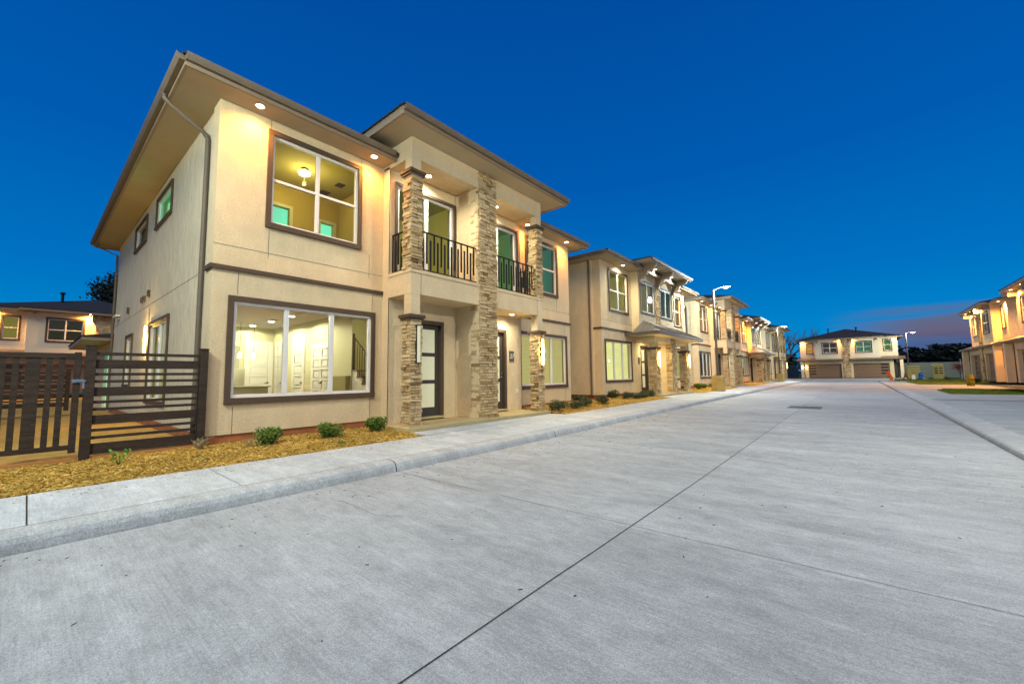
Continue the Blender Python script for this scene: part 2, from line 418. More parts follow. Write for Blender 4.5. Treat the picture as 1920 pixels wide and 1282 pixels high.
def entry_door(parent, pl, a0, a1, b0, b1, handle_right=False, lit=True, frame=.10):
    """three-light door in a dark frame; the frame sits on the wall, the leaf 9 cm back in its hole"""
    m = MB()
    pl.box(m, a0-frame, a0, b0-.0, b1, -.16, .02); pl.box(m, a1, a1+frame, b0, b1, -.16, .02); pl.box(m, a0-frame, a1+frame, b1, b1+frame, -.16, .02)
    d = m.build('front_door', trim_m, parent, bevel=.005)
    l = MB(); st = .13; n = 3
    pl.box(l, a0, a0+st, b0, b1, -.14, -.095); pl.box(l, a1-st, a1, b0, b1, -.14, -.095)
    zs = [b0, b0+.24]; hgt = (b1-.13-(b0+.24)-2*.10)/3; z = b0+.24
    pl.box(l, a0+st, a1-st, b0, b0+.24, -.14, -.095); pl.box(l, a0+st, a1-st, b1-.13, b1, -.14, -.095)
    gl = []
    for i in range(3):
        gl.append((z, z+hgt)); z += hgt
        if i < 2: pl.box(l, a0+st, a1-st, z, z+.10, -.14, -.095); z += .10
    l.build('door_leaf', door_m, d, bevel=.004)
    q = MB()
    for z0, z1 in gl: pl.box(q, a0+st, a1-st, z0, z1, -.128, -.108)
    q.build('door_glass', frost_m if lit else glass, d)
    h = MB(); ah = a1-.06 if handle_right else a0+.06
    pl.box(h, ah-.03, ah+.03, b0+1.0, b0+1.06, -.095, -.08); pl.box(h, ah-.028, ah+.028, b0+1.13, b0+1.19, -.095, -.075)
    pl.box(h, ah-(.12 if handle_right else -.02), ah+(-.02 if not handle_right else 0)+(.12 if not handle_right else 0), b0+1.015, b0+1.04, -.06, -.045)
    pl.box(h, ah-.01, ah+.01, b0+1.02, b0+1.04, -.08, -.05)
    pl.box(h, ah-.012, ah+.012, b0+1.06, b0+1.13, -.094, -.085)
    h.build('door_handle', metal_m, d)
    s = MB(); pl.box(s, a0-frame, a1+frame, b0-.05, b0, -.16, .05); s.build('threshold', slab_m, d)
    return d
def railing(parent, pl, a0, a1, b0, b1):
    """square-wave balustrade: bars hang from the top rail and rise from the bottom rail in turn"""
    m = MB(); d0, d1 = -.015, .015
    pl.box(m, a0, a1, b1-.028, b1, -.022, .022); pl.box(m, a0, a1, b0, b0+.025, d0, d1)
    n = max(2, int(round((a1-a0)/.118))); st = (a1-a0)/n; H = b1-b0
    for i in range(n+1):
        a = a0+st*i; w = .014
        if i == 0 or i == n: pl.box(m, a-w, a+w, b0+.025, b1-.028, d0+.002, d1-.002); continue
        if i % 2: pl.box(m, a-.02, a+.02, b0+.025, b1-.028-H*.16, d0+.002, d1-.002)
        else: pl.box(m, a-.02, a+.02, b0+.025+H*.16, b1-.028, d0+.002, d1-.002)
    return m.build('balcony_railing', black_m, parent)
def joints(m, pl, lines):
    k = m.cur; m.use(joint_m)
    for a0, a1, b0, b1 in lines: pl.box(m, a0, a1, b0, b1, .0005, .004)
    m.cur = k
def downspout(parent, path):
    m = MB(); m.tube(path, .042, 8); o = m.build('downspout', gutter_m, parent)
    return o
def plaque(parent, pl, a, b, text=None, rot=None):
    m = MB(); pl.box(m, a-.12, a+.12, b-.18, b+.18, .002, .02); o = m.build('number_plaque', grey_m, parent, bevel=.004)
    if text:
        cu = bpy.data.curves.new('plaque_number', 'FONT'); cu.body = text; cu.size = .20; cu.align_x = 'CENTER'; cu.align_y = 'CENTER'; cu.shear = .25; cu.extrude = .003
        cu.materials.append(white_m)
        t = bpy.data.objects.new('plaque_number', cu); COL.objects.link(t); t.parent = o
        me = bpy.data.meshes.new_from_object(t); bpy.data.objects.remove(t)
        t = bpy.data.objects.new('plaque_number', me); COL.objects.link(t); t.parent = o
        t.location = pl.p(a, b, .024); t.rotation_euler = (R(90), 0, R(90))
    return o

# ------------------------------------------------------------------ street houses (facade towards +x, length along +y, origin at the near facade corner)
ZB, ZS = .30, .385                          # ZS: bottom of the wall stucco; ZB: bottom of the stucco / porch floor
def shell(parent, L=12.43, D=-13.7, z1=6.85, near_holes=(), lines=()):
    """side, rear and far walls common to both kinds of street house"""
    m = MB(); m.use(stucco_side)
    wall(m, Pl('y', .04, -1), D, -.42, ZS, z1, near_holes); joints(m, Pl('y', .04, -1), lines)
    m.build('side_wall', None, parent)
    m = MB(); m.use(stucco_side); wall(m, Pl('y', L-.04, 1), D, -.42, ZS, z1)
    m.use(stucco); wall(m, Pl('x', D, -1), .25, L-.25, ZB, z1); m.build('rear_wall', None, parent)
    for y in (.002, L-.3):                   # corner returns of the front bays
        m = MB(); m.use(stucco); m.box(-.42, -.2, y, y+.298, ZS, z1-.002); m.build('corner_return', None, parent)
    m = MB(); m.box(D+.02, -.03, .03, L-.03, .02, ZS-.002); m.build('base_course', found_m, parent)
    m = MB(); m.box(D+.2, -.22, .2, L-.2, 3.36, 3.86); m.build('floor_deck', inwall_m, parent)

def front_bay(parent, y0, y1, up, dn, lines=(), z1=6.85):
    """one flat bay of the front with an upper and a lower window hole"""
    m = MB(); m.use(stucco); pl = Pl('x', 0, 1)
    wall(m, pl, y0, y1, ZS, z1, [up, dn]); joints(m, pl, lines); m.build('front_wall', None, parent)
    return pl
def band(parent, y0, y1, z=3.50, near=True, far=False):
    m = MB(); m.box(.001, .05, y0, y1, z, z+.085)
    if near: m.box(-.40, .05, y0-.05, y0-.001, z, z+.085)
    if far: m.box(-.40, .05, y1+.001, y1+.05, z, z+.085)
    return m.build('band_course', trim_m, parent, bevel=.006)

PY0, PY1, L_ = 3.585, 8.85, 12.43
def house_balcony(name, loc, lights, label, rooms, detailed=False, number=None):
    H = empty(name, loc, label=label, cat='house', group='two storey houses along the kerb')
    upL, dnL = (.95, 2.87, 4.63, 6.53), (.37, 3.28, 1.06, 2.92)
    upR, dnR = (L_-2.87, L_-.95, 4.63, 6.53), (L_-3.28, L_-.37, 1.06, 2.92)
    sh = [(-5.95, -4.1, 5.76, 6.52), (-9.5, -7.5, 5.8, 6.52), (-6.0, -3.7, .9, 2.95), (-10.2, -8.95, 1.3, 2.9)]
    shell(H, near_holes=sh, lines=[(-13.7, -.5, 3.58, 3.588)])
    JL = [(.93, .938, 3.87, 4.47), (3.2, 3.208, 3.87, 4.47), (0, PY0, 3.98, 3.988), (.42, .428, ZS, .9), (3.28, 3.288, ZS, .9), (.42, .428, 3.05, 3.49), (3.3, 3.308, 3.05, 3.49), (2.95, 2.958, 6.65, 6.84), (.9, .908, 6.65, 6.84)]
    JR = [(L_-.94, L_-.932, 3.87, 4.47), (PY1, L_, 3.98, 3.988), (L_-.42, L_-.412, ZB, .9), (L_-3.3, L_-3.292, 3.05, 3.49), (L_-.42, L_-.412, 3.05, 3.49)]
    pl = front_bay(H, 0, PY0, upL, dnL, JL); front_bay(H, PY1, L_, upR, dnR, JR)
    band(H, 0, PY0-.002); band(H, PY1+.002, L_, near=False, far=True)
    # ---- windows
    window(H, pl, *upL, cols=2, rows=2, room=None if detailed else rooms[0], trim=.10)
    window(H, pl, *dnL, cols=3, rows=1, room=None if detailed else rooms[1], trim=.10, sash=.06, blind=None)
    window(H, pl, *upR, cols=2, rows=2, room=rooms[2])
    window(H, pl, *dnR, cols=3, rows=1, room='dim', blind=rooms[3], sash=.06)
    ps = Pl('y', .04, -1)
    window(H, ps, *sh[0], room='mint', trim=.07); window(H, ps, *sh[1], room='dim', trim=.07)
    window(H, ps, *sh[2], cols=2, room=None, blind='blind', trim=.09); window(H, ps, *sh[3], room=None, blind='blind', trim=.07)
    # ---- balcony block and porch
    xb, xf = .27, 1.20                       # back wall of the recess, front plane
    yc0, yc1 = 5.84, 6.59                    # dividing wall
    pb = Pl('x', xb, 1)
    doors = [(4.47, 5.27), (L_-5.27, L_-4.47)]; slid = [(3.80, 5.74), (L_-5.74, L_-3.80)]
    m = MB(); m.use(stucco)
    wall(m, pb, PY0, PY1, ZB-.02, 3.39, [(a-.10, b+.10, ZB-.02, 2.94) for a, b in doors], th=.25)
    wall(m, pb, PY0, PY1, 3.98, 6.80, [(a, b, 4.02, 6.40) for a, b in slid], th=.25)
    m.build('recess_wall', None, H)
    m = MB(); m.use(stucco)
    m.box(xb+.002, xf-.02, yc0, yc1, ZB-.02, 3.388); m.box(xb+.002, xf-.02, yc0, yc1, 3.982, 6.798)
    m.build('dividing_wall', None, H)
    m = MB(); m.use(stucco)                  # balcony floor block, head beams, corner posts above the caps
    m.box(xb-.2, xf, PY0, PY1, 3.39, 3.90); m.box(xb+.001, xf+.02, PY0-.02, PY1+.02, 3.902, 3.98)
    m.box(.92, xf, PY0, PY1, 6.74, 7.25); m.box(-1.6, .918, PY0, PY0+.28, 6.74, 7.25); m.box(-1.6, .918, PY1-.28, PY1, 6.74, 7.25)
    m.box(.0, xb, PY0+.001, PY0+.02, ZB-.02, 6.74); m.box(.0, xb, PY1-.02, PY1-.001, ZB-.02, 6.74)
    m.box(.001, xb-.251, PY0+.02, PY0+.2, ZB-.02, 6.74); m.box(.001, xb-.251, PY1-.2, PY1-.02, ZB-.02, 6.74)
    for y in (PY0+.005, PY1-.275):
        m.box(.93, xf-.005, y, y+.27, 2.885, 3.389); m.box(.93, xf-.005, y, y+.27, 6.425, 6.739)
    m.box(xb-.2, .919, PY0+.281, PY1-.281, 6.80, 6.85)
    joints(m, Pl('x', xf, 1), [(PY0+.29, PY0+.298, 3.39, 3.89), (PY1-.3, PY1-.292, 3.39, 3.89)])
    m.build('balcony', None, H)
    for y in (PY0, PY1-.29):
        stone_post(H, .91, xf, y, y+.29, ZB-.03, 2.78, 'f-+b'); stone_post(H, .91, xf, y, y+.29, 3.981, 6.32, 'f-+b')
    stone_post(H, xf-.30, xf+.01, 5.88, 6.55, ZB-.03, 7.245, 'f-+', cap=False)
    pr = Pl('x', xf-.10, 1)
    railing(H, pr, PY0+.31, yc0+.02, 4.03, 5.01); railing(H, pr, 6.57, PY1-.31, 4.03, 5.01)
    railing(H, Pl('y', PY0+.10, -1), xb+.02, .89, 4.03, 5.01); railing(H, Pl('y', PY1-.10, 1), xb+.02, .89, 4.03, 5.01)
    for (a, b), hr in zip(doors, (False, True)): entry_door(H, pb, a, b, ZB+.06, 2.84, hr)
    for (a, b), rm in zip(slid, rooms[4:6]):
        w = window(H, pb, a+.02, b-.02, 4.03, 6.38, cols=2, room=rm, trim=.08, sash=.07, depth=2.2)
        w.name = 'balcony_door'
    # ---- roofs
    hip_roof(H, -14.2, .60, -.67, L_+.67, 6.85)
    gutter(H, ((.60, -.67, 6.89), (.60, PY0-.1, 6.89), (1, 0))); gutter(H, ((.60, PY1+.1, 6.89), (.60, L_+.67, 6.89), (1, 0)))
    gutter(H, ((-14.2, -.67, 6.89), (.60, -.67, 6.89), (0, -1)))
    hip_roof(H, -3.2, 1.84, 2.90, 9.53, 7.25, name='porch_roof')
    gutter(H, ((1.84, 2.90, 7.29), (1.84, 9.53, 7.29), (1, 0)))
    downspout(H, [(-.72, -.72, 6.93), (-.72, -.72, 6.80), (-.72, -.60, 6.70), (-.70, -.10, 6.40), (-.70, -.02, 6.28), (-.70, -.02, .35)])
    downspout(H, [(-13.6, -.72, 6.93), (-13.62, -.55, 6.72), (-13.65, -.02, 6.5), (-13.65, -.02, .35)])
    # ---- porch floor
    m = MB(); m.box(-.1, 1.35, PY0-.16, PY1+.16, -.1, ZB-.025); m.build('porch_floor', slab_m, H, bevel=.012)
    # ---- lamps
    pf = Pl('x', xf+.03, 1)
    sconce(H, pf, PY0+.17, 1.75, 2.62, lit=lights.get('sconceL', False)); sconce(H, pf, PY1-.15, 1.75, 2.62, lit=lights.get('sconceR', True))
    for k, (x, y, z) in dict(a=(.32, .58, 6.85), b=(.33, 3.1, 6.85), c=(.62, 4.55, 6.80), d=(.62, L_-5.2, 6.80), e=(.34, L_-3.2, 6.85), f=(.34, L_-.62, 6.85), p=(.72, L_-4.6, 3.39), q=(.72, 4.6, 3.39)).items():
        if k in lights: soffit_light(H, x, y, z, *lights[k])
    # ---- small things on the walls
    m = MB(); pb.box(m, 3.98, 4.06, .72, .84, .001, .03); pb.box(m, L_-3.90, L_-3.83, .85, .97, .001, .035); pb.box(m, L_-4.05, L_-4.02, 1.42, 1.52, .001, .02); m.build('outlet_box', inwhite_m, H)
    if number: plaque(H, pb, L_-4.12, 2.07, number)
    m = MB(); ps.box(m, -7.55, -7.42, 3.78, 3.95, .002, .06); ps.box(m, -7.2, -7.07, 3.78, 3.95, .002, .06); ps.box(m, -6.5, -6.37, 3.84, 4.02, .002, .06); ps.box(m, -10.2, -10.07, 3.74, 3.95, .002, .06); m.build('wall_vent', trim_m, H)
    m = MB(); ps.box(m, -12.6, -12.45, 3.78, 3.86, 0, .05); ps.box(m, -12.9, -12.2, 3.86, 3.93, .02, .14); m.build('flood_lamp', inwhite_m, H)
    if detailed:
        sconce(H, ps, -6.32, 2.2, 2.98, energy=110, w=.13)
    return H

# ---- interior of the nearest unit
CANS = ((-7.18, 2.94), (-5.56, 2.97), (-3.9, 2.95), (-1.7, 1.5))
def interior(H):
    x1, x0 = -.21, -7.7; y0, y1 = .26, 3.83; z0, z1 = .31, 3.30
    m = MB(); m.use(inwall_m)
    m.face([(x0, y0, z0), (x0, y1, z0), (x0, y1, z1), (x0, y0, z1)])
    m.face([(x0, y0, z0), (x1, y0, z0), (x1, y0, z1), (x0, y0, z1)])
    for a, b, c, d in ((x0, -1.92, z0, z1), (-1.92, x1, 3.14, z1)): m.face([(a, y1, c), (b, y1, c), (b, y1, d), (a, y1, d)])
    m.use(inwhite_m); m.face([(x0, y0, z1), (x1, y0, z1), (x1, y1, z1), (x0, y1, z1)])
    m.use(infloor_m); m.face([(x0, y0, z0), (x1, y0, z0), (x1, y1, z0), (x0, y1, z0)])
    # stair hall behind the opening
    m.use(inwall_m); m.face([(-4.0, 5.6, z0), (x1, 5.6, z0), (x1, 5.6, 3.35), (-4.0, 5.6, 3.35)]); m.face([(-3.6, y1, z0), (-3.6, 5.6, z0), (-3.6, 5.6, 3.35), (-3.6, y1, 3.35)])
    m.build('interior_wall', None, H)
    def panel_door(pl, a0, a1, b1, dbl=False, knob=1):
        d = MB(); c = .09
        pl.box(d, a0-c, a0, z0, b1, .002, .03); pl.box(d, a1, a1+c, z0, b1, .002, .03); pl.box(d, a0-c, a1+c, b1, b1+c, .002, .03)
        halves = [(a0, a1)] if not dbl else [(a0, (a0+a1)/2-.006), ((a0+a1)/2+.006, a1)]
        for l, r_ in halves:
            pl.box(d, l, r_, z0, b1-.005, .001, .006)
            n = 6; sw = .085; zz = [z0+.1+(b1-z0-.14)*k/n for k in range(n+1)]
            pl.box(d, l, l+sw, z0, b1-.006, .006, .034); pl.box(d, r_-sw, r_, z0, b1-.006, .006, .034)
            pl.box(d, l+sw, r_-sw, z0, zz[0], .006, .033); pl.box(d, l+sw, r_-sw, zz[-1]-.03, b1-.006, .006, .033)
            for k in range(1, n): pl.box(d, l+sw, r_-sw, zz[k]-.045, zz[k]+.03, .006, .033)
            for k in range(n): pl.box(d, l+sw+.035, r_-sw-.035, zz[k]+.065, zz[k+1]-.08, .006, .022)
        o = d.build('interior_door', inwhite_m, H, bevel=.004)
        k = MB(); ak = a1-.07 if knob > 0 else a0+.07
        if dbl: ak = (a0+a1)/2+.07
        pl.box(k, ak-.025, ak+.025, z0+.95, z0+1.0, .012, .05); pl.box(k, ak-.12, ak+.02, z0+.965, z0+.985, .05, .065)
        k.build('door_handle', trim_m, o)
    pb = Pl('x', x0, 1); pr = Pl('y', y1, -1)
    panel_door(pb, 2.95, 3.72, 2.72); panel_door(pr, -7.40, -6.75, 2.70); panel_door(pr, -5.85, -5.05, 2.70); panel_door(pr, -4.36, -3.22, 2.42, True)
    # kitchen
    m = MB(); m.box(x0+.01, x0+.36, .4, 2.62, 1.75, 2.6); m.build('wall_cabinet', mat('sage_cabinet', (.45, .45, .30), .6), H, bevel=.01)
    m = MB(); m.box(x0+.01, x0+.72, .4, 2.7, z0, 1.78); m.build('refrigerator', mat('grey_steel', (.40, .39, .27), .45), H, bevel=.01)
    m = MB(); m.box(-5.3, -4.4, .4, 2.55, z0, 1.18); m.box(-5.35, -4.35, .4, 2.62, 1.182, 1.22); m.build('kitchen_island', mat('island_paint', (.34, .33, .20), .6), H, bevel=.008)
    for i, y in enumerate((2.35, 2.75)):
        c_ = MB(); c_.tube([(-6.4, y, z1), (-6.4, y, 2.3)], .006, 6); p = MB(); p.lathe((-6.4, y, 2.12), [(.05, 0), (.06, .03), (.05, .14), (.015, .19)], 12); point(H, (-6.4, y, 2.0), 7, (1, .95, .72), .06); p_ = p.build('pendant_lamp', mat('pendant_glass', (1, 1, 1), .5, emit=((1, .95, .8), 5)), H); c_.build('cord', trim_m, p_)
    # staircase, treads and balusters
    m = MB(); m.use(inwhite_m)
    for i in range(7):
        xa = -.12-.257*i; zt = z0+.19*(i+1); m.use(inwhite_m); m.box(xa-.257, xa, y1+.03, 4.75, z0, zt-.035); m.use(infloor_m); m.box(xa-.257, xa+.03, y1+.005, 4.76, zt-.033, zt)
    zl = z0+1.33
    m.use(infloor_m); m.box(-2.95, -1.921, y1+.005, 5.5, zl-.033, zl); m.use(inwhite_m); m.box(-2.95, -1.921, y1+.03, 5.5, z0, zl-.035)
    for i in range(8):
        xa = -1.9+.25*i; m.use(inwhite_m); m.box(xa, xa+.25, 4.80, 5.55, zl+.002, zl+.19*(i+1)-.035); m.use(infloor_m); m.box(xa-.02, xa+.25, 4.79, 5.56, zl+.19*(i+1)-.033, zl+.19*(i+1))
    st = m.build('staircase', None, H)
    b = MB(); b.tube([(-1.94, y1+.07, zl+.95), (-.15, y1+.07, z0+1.0)], .025, 6); b.tube([(-1.94, y1+.07, zl), (-1.94, y1+.07, zl+1.05)], .035, 6); b.tube([(-1.9, 4.83, zl+.95), (.0, 4.83, zl+2.35)], .025, 6)
    for i in range(13):
        x = -1.86+.13*i; b.tube([(x, y1+.07, zl-.743*(x+1.92)-.02), (x, y1+.07, zl+.95-.743*(x+1.94))], .010, 5, False)
    for i in range(13):
        x = -1.85+.14*i; b.tube([(x, 4.83, zl+.1+.74*(x+1.9)), (x, 4.83, zl+.95+.737*(x+1.9))], .010, 5, False)
    b.build('stair_rail', trim_m, st)
    m = MB(); m.box(-2.72, -1.95, y1-.16, y1+.01, z0+.05, 1.48)  # solid khaki box drawn in place of the recess under the stairs
    m.build('stair_niche', mat('khaki_paint', (.34, .31, .14), .8), H, bevel=.01)
    for x, y in CANS:
        d = MB(); d.lathe((x, y, z1), [(.001, -.012), (.075, -.012), (.09, -.001)], 14); d.build('ceiling_light', bulb_c, H)
        spot(H, (x, y, z1-.03), 70 if x < -7 else 190, (1, .96, .72), 170, rad=.08, blend=.2)
    m = MB()
    for x, y in ((-3.2, 2.9), (-1.6, 1.6), (-5.1, 2.9)): m.box(x-.15, x+.15, y-.08, y+.08, z1-.012, z1-.001)
    m.build('air_vent', inwall_m, H)
    point(H, (-1.6, 4.7, 3.0), 30, (1, .93, .62), .1)
    # ---- upper room
    z0, z1 = 3.90, 6.66; x0, y1 = -2.45, 3.62
    om = mat('ochre_wall', (.52, .40, .09), .85); oc = mat('ochre_ceiling', (.40, .34, .10), .85)
    m = MB(); m.use(om); pbk = Pl('x', x0, 1); hole = [(1.62, 2.24, z0, 6.02), (3.08, 3.46, z0, 5.9)]
    wall(m, pbk, y0, y1, z0, z1, hole, th=.12)
    m.face([(x0, y0, z0), (x1, y0, z0), (x1, y0, z1), (x0, y0, z1)]); m.face([(x0, y1, z0), (x1, y1, z0), (x1, y1, z1), (x0, y1, z1)])
    m.use(oc); m.face([(x0-.12, y0, z1), (x1, y0, z1), (x1, y1, z1), (x0-.12, y1, z1)]); m.use(infloor_m); m.face([(x0, y0, z0), (x1, y0, z0), (x1, y1, z0), (x0, y1, z0)])
    m.build('interior_wall', None, H)
    c = MB()
    for a, b, q, w in hole:
        pbk.box(c, a-.08, a, z0, w, .001, .03); pbk.box(c, b, b+.08, z0, w, .001, .03); pbk.box(c, a-.08, b+.08, w, w+.08, .001, .03)
    c.build('door_casing', inwall_m, H)
    t = MB(); tm = mat('teal_glow', (.30, .62, .46), .9, emit=((.22, .66, .46), .8)); t.use(tm)  # walls beyond the doorways glow teal themselves, no lamp inside
    for a, b in ((1.3, 2.6), (2.7, 3.8)):
        t.face([(x0-1.5, a, z0), (x0-1.5, b, z0), (x0-1.5, b, z1-.02), (x0-1.5, a, z1-.02)]); t.face([(x0-.13, b, z0), (x0-1.5, b, z0), (x0-1.5, b, z1-.02), (x0-.13, b, z1-.02)]); t.face([(x0-.13, a, z0), (x0-1.5, a, z0), (x0-1.5, a, z1-.02), (x0-.13, a, z1-.02)])
    t.build('glow_room', None, H)
    fx, fy = -1.18, 2.08
    p = MB(); p.lathe((fx, fy, z1-.18), [(.05, 0), (.13, .03), (.14, .07), (.10, .10)], 16); p.build('ceiling_light', bulb_w, H)
    p = MB(); p.lathe((fx, fy, z1-.08), [(.1, 0), (.1, .03), (.03, .078)], 12); p.tube([(fx, fy, z1-.18), (fx, fy, z1-.34)], .006, 5); p.box(fx-.05, fx+.05, fy-.03, fy+.03, z1-.42, z1-.34)
    p.build('lamp_fitting', inwall_m, H)
    point(H, (fx, fy, z1-.55), 42, (1, .82, .34), .28)
    m = MB(); m.box(-1.5, -1.25, 3.0, 3.2, z1-.012, z1-.001); m.box(-2.3, -2.0, 2.9, 3.15, z1-.012, z1-.001); m.build('air_vent', trim_m, H)

def house_bracket(name, loc, lights, label, rooms):
    """the other street type: bracketed centre block over a metal-roofed porch"""
    H = empty(name, loc, label=label, cat='house', group='two storey houses along the kerb')
    b0, b1, L = 3.5, 8.9, 12.4
    upL, dnL = (.92, 2.95, 4.55, 6.5), (.35, 3.2, 1.06, 2.95); upR, dnR = (L-2.95, L-.92, 4.55, 6.5), (L-3.2, L-.35, 1.06, 2.95)
    shell(H, L, lines=[(-13, -2.6, 3.3, 3.31), (-5, -4.99, .3, 6.8), (-8.5, -8.49, .3, 6.8)]); pl = front_bay(H, 0, b0, upL, dnL, [(0, b0, 3.95, 3.958)]); front_bay(H, b1, L, upR, dnR, [(b1, L, 3.95, 3.958)])
    m = MB(); m.use(stucco); m.box(-2.6, -.42, -.10, .035, ZS, 6.84); m.build('side_return', None, H)
    band(H, 0, b0-.002); band(H, b1+.002, L, near=False, far=True)
    window(H, pl, *upL, cols=2, rows=2, room=rooms[0], trim=.09); window(H, pl, *dnL, cols=3, room=rooms[1], trim=.09, blind=rooms[6])
    window(H, pl, *upR, cols=2, rows=2, room=rooms[2], trim=.09); window(H, pl, *dnR, cols=3, room='dim', trim=.09, blind='blind')
    xb = .40; pb = Pl('x', xb, 1); w1, w2 = (3.82, 5.72, 4.72, 6.38), (6.68, 8.58, 4.72, 6.38)
    m = MB(); m.use(stucco); wall(m, pb, b0, b1, 3.45, 7.15, [w1, w2], th=.2)
    m.box(-1.6, xb-.201, b0, b0+.2, 3.45, 7.15); m.box(-1.6, xb-.201, b1-.2, b1, 3.45, 7.15); m.box(xb-.2, xb-.001, b0+.2, b1-.2, 3.3, 3.449)
    m.build('upper_block', None, H)
    window(H, pb, *w1, cols=2, room=rooms[3], trim=.09); window(H, pb, *w2, cols=2, room=rooms[4], trim=.09)
    m = MB(); m.use(stone_m); m.t = .3; m.box(xb+.001, xb+.04, 5.95, 6.45, 3.9, 7.1); stone_face(m, Pl('x', xb+.04, 1), 5.95, 6.45, 3.9, 6.35); m.build('stone_pillar', None, H)
    for y in (3.62, 6.2, 8.78):              # scrolled timber brackets under the eave
        k = MB(); prof = [(0, 6.25), (.10, 6.25), (.14, 6.42), (.30, 6.55), (.42, 6.62), (.50, 6.80), (.85, 6.92), (.95, 7.02), (.95, 7.14), (0, 7.14)]
        for s_ in (-.10, .10): k.face([(xb+.05+d, y+s_, z) for d, z in prof])
        for (d0, z0), (d1, z1) in zip(prof, prof[1:]+prof[:1]): k.face([(xb+.05+d0, y-.10, z0), (xb+.05+d1, y-.10, z1), (xb+.05+d1, y+.10, z1), (xb+.05+d0, y+.10, z0)])
        k.build('eave_bracket', fascia_m, H)
    # porch
    xr, xf = .0, 1.20; pr = Pl('x', xr, 1)
    doors = [(4.55, 5.35), (L-5.35, L-4.55)]
    m = MB(); m.use(stucco); wall(m, pr, b0, b1, ZB-.02, 3.299, [(a-.1, b+.1, ZB-.02, 2.94) for a, b in doors], th=.2); m.box(.201, xf-.02, 5.86, 6.56, ZB-.02, 3.30)
    m.box(xr+.002, .2, 5.86, 6.56, ZB-.02, 3.298)
    m.box(.92, xf, b0, b1, 3.0, 3.30) ; m.box(.2, .918, b0, b0+.26, 3.0, 3.30); m.box(.2, .918, b1-.26, b1, 3.0, 3.30)
    for y in (b0+.05, b1-.45): m.box(.85, xf-.01, y+.06, y+.36, 2.72, 2.999)
    m.build('porch_wall', None, H)
    for (a, b), hr in zip(doors, (False, True)): entry_door(H, pr, a, b, ZB+.06, 2.84, hr)
    for y in (b0+.02, b1-.46): stone_post(H, .80, xf+.02, y, y+.44, ZB-.03, 2.62, 'f-+', rowh=(.09, .18))
    stone_post(H, xf-.28, xf+.01, 5.84, 6.58, ZB-.03, 3.30, 'f-+', cap=False, rowh=(.07, .14))
    m = MB(); m.box(-.1, 1.35, b0-.1, b1+.1, -.2, ZB-.025); m.build('porch_floor', slab_m, H, bevel=.012)
    # hipped metal canopy
    c = MB(); c.use(canopy_m); ya, yb, xe = 2.5, 9.9, 1.82; zl, zt = 3.47, 4.22; yr0, yr1 = 4.0, 8.4
    c.face([(xe, ya, zl), (xe, yb, zl), (xb, yr1, zt), (xb, yr0, zt)]); c.face([(xb, ya, zl), (xe, ya, zl), (xb, yr0, zt)]); c.face([(xe, yb, zl), (xb, yb, zl), (xb, yr1, zt)])
    c.box(.001, xe, ya, yb, zl-.16, zl-.003)
    n = 18
    for i in range(n+1):                     # standing seams
        y = ya+(yb-ya)*i/n
        if y < yr0: t = (y-ya)/(yr0-ya)
        elif y > yr1: t = (yb-y)/(yb-yr1)
        else: t = 1
        if t > .03: c.tube([(xe, y, zl+.012), (xe+(xb-xe)*t, y, zl+(zt-zl)*t+.012)], .016, 4)
    for i in range(1, 7):
        x = xb+(xe-xb)*i/7; t = 1-i/7
        for s0, s1 in ((ya, yr0), (yb, yr1)): c.tube([(x, s0, zl+.012), (x, s0+(s1-s0)*t, zl+(zt-zl)*t+.012)], .016, 4)
    cp = c.build('porch_canopy', None, H)
    s = MB(); s.box(.05, xe-.05, ya+.05, yb-.05, zl-.17, zl-.161); s.build('canopy_soffit', soffit_m, cp)
    # roofs, gutters, pipes
    hip_roof(H, -14.2, .75, -.70, L+.70, 6.85); hip_roof(H, -3.2, 1.40, 2.85, 9.55, 7.15, name='centre_roof')
    gutter(H, ((.75, -.7, 6.89), (.75, 2.8, 6.89), (1, 0))); gutter(H, ((.75, 9.6, 6.89), (.75, L+.7, 6.89), (1, 0))); gutter(H, ((1.40, 2.85, 7.19), (1.40, 9.55, 7.19), (1, 0))); gutter(H, ((-14.2, -.7, 6.89), (.75, -.7, 6.89), (0, -1)))
    downspout(H, [(-1.9, -.75, 6.93), (-1.9, -.7, 6.72), (-1.75, -.18, 6.42), (-1.75, -.14, .35)]); downspout(H, [(-.52, -.13, 6.85), (-.52, -.13, .35)])
    pf = Pl('x', xf+.05, 1)
    sconce(H, pf, b0+.24, 1.7, 2.5, lit=lights.get('sconceL', False), energy=60); sconce(H, pf, b1-.24, 1.7, 2.5, lit=lights.get('sconceR', False), energy=60)
    for k, (x, y, z) in dict(a=(.34, 1.85, 6.85), b=(.85, 4.9, 7.15), c=(.85, 7.5, 7.15), d=(.36, L-2.0, 6.85), p=(.6, 4.7, 3.30), q=(.6, L-4.7, 3.30)).items():
        if k in lights: soffit_light(H, x, y, z, *lights[k])
    plaque(H, pr, 4.2, 2.07)
    return H

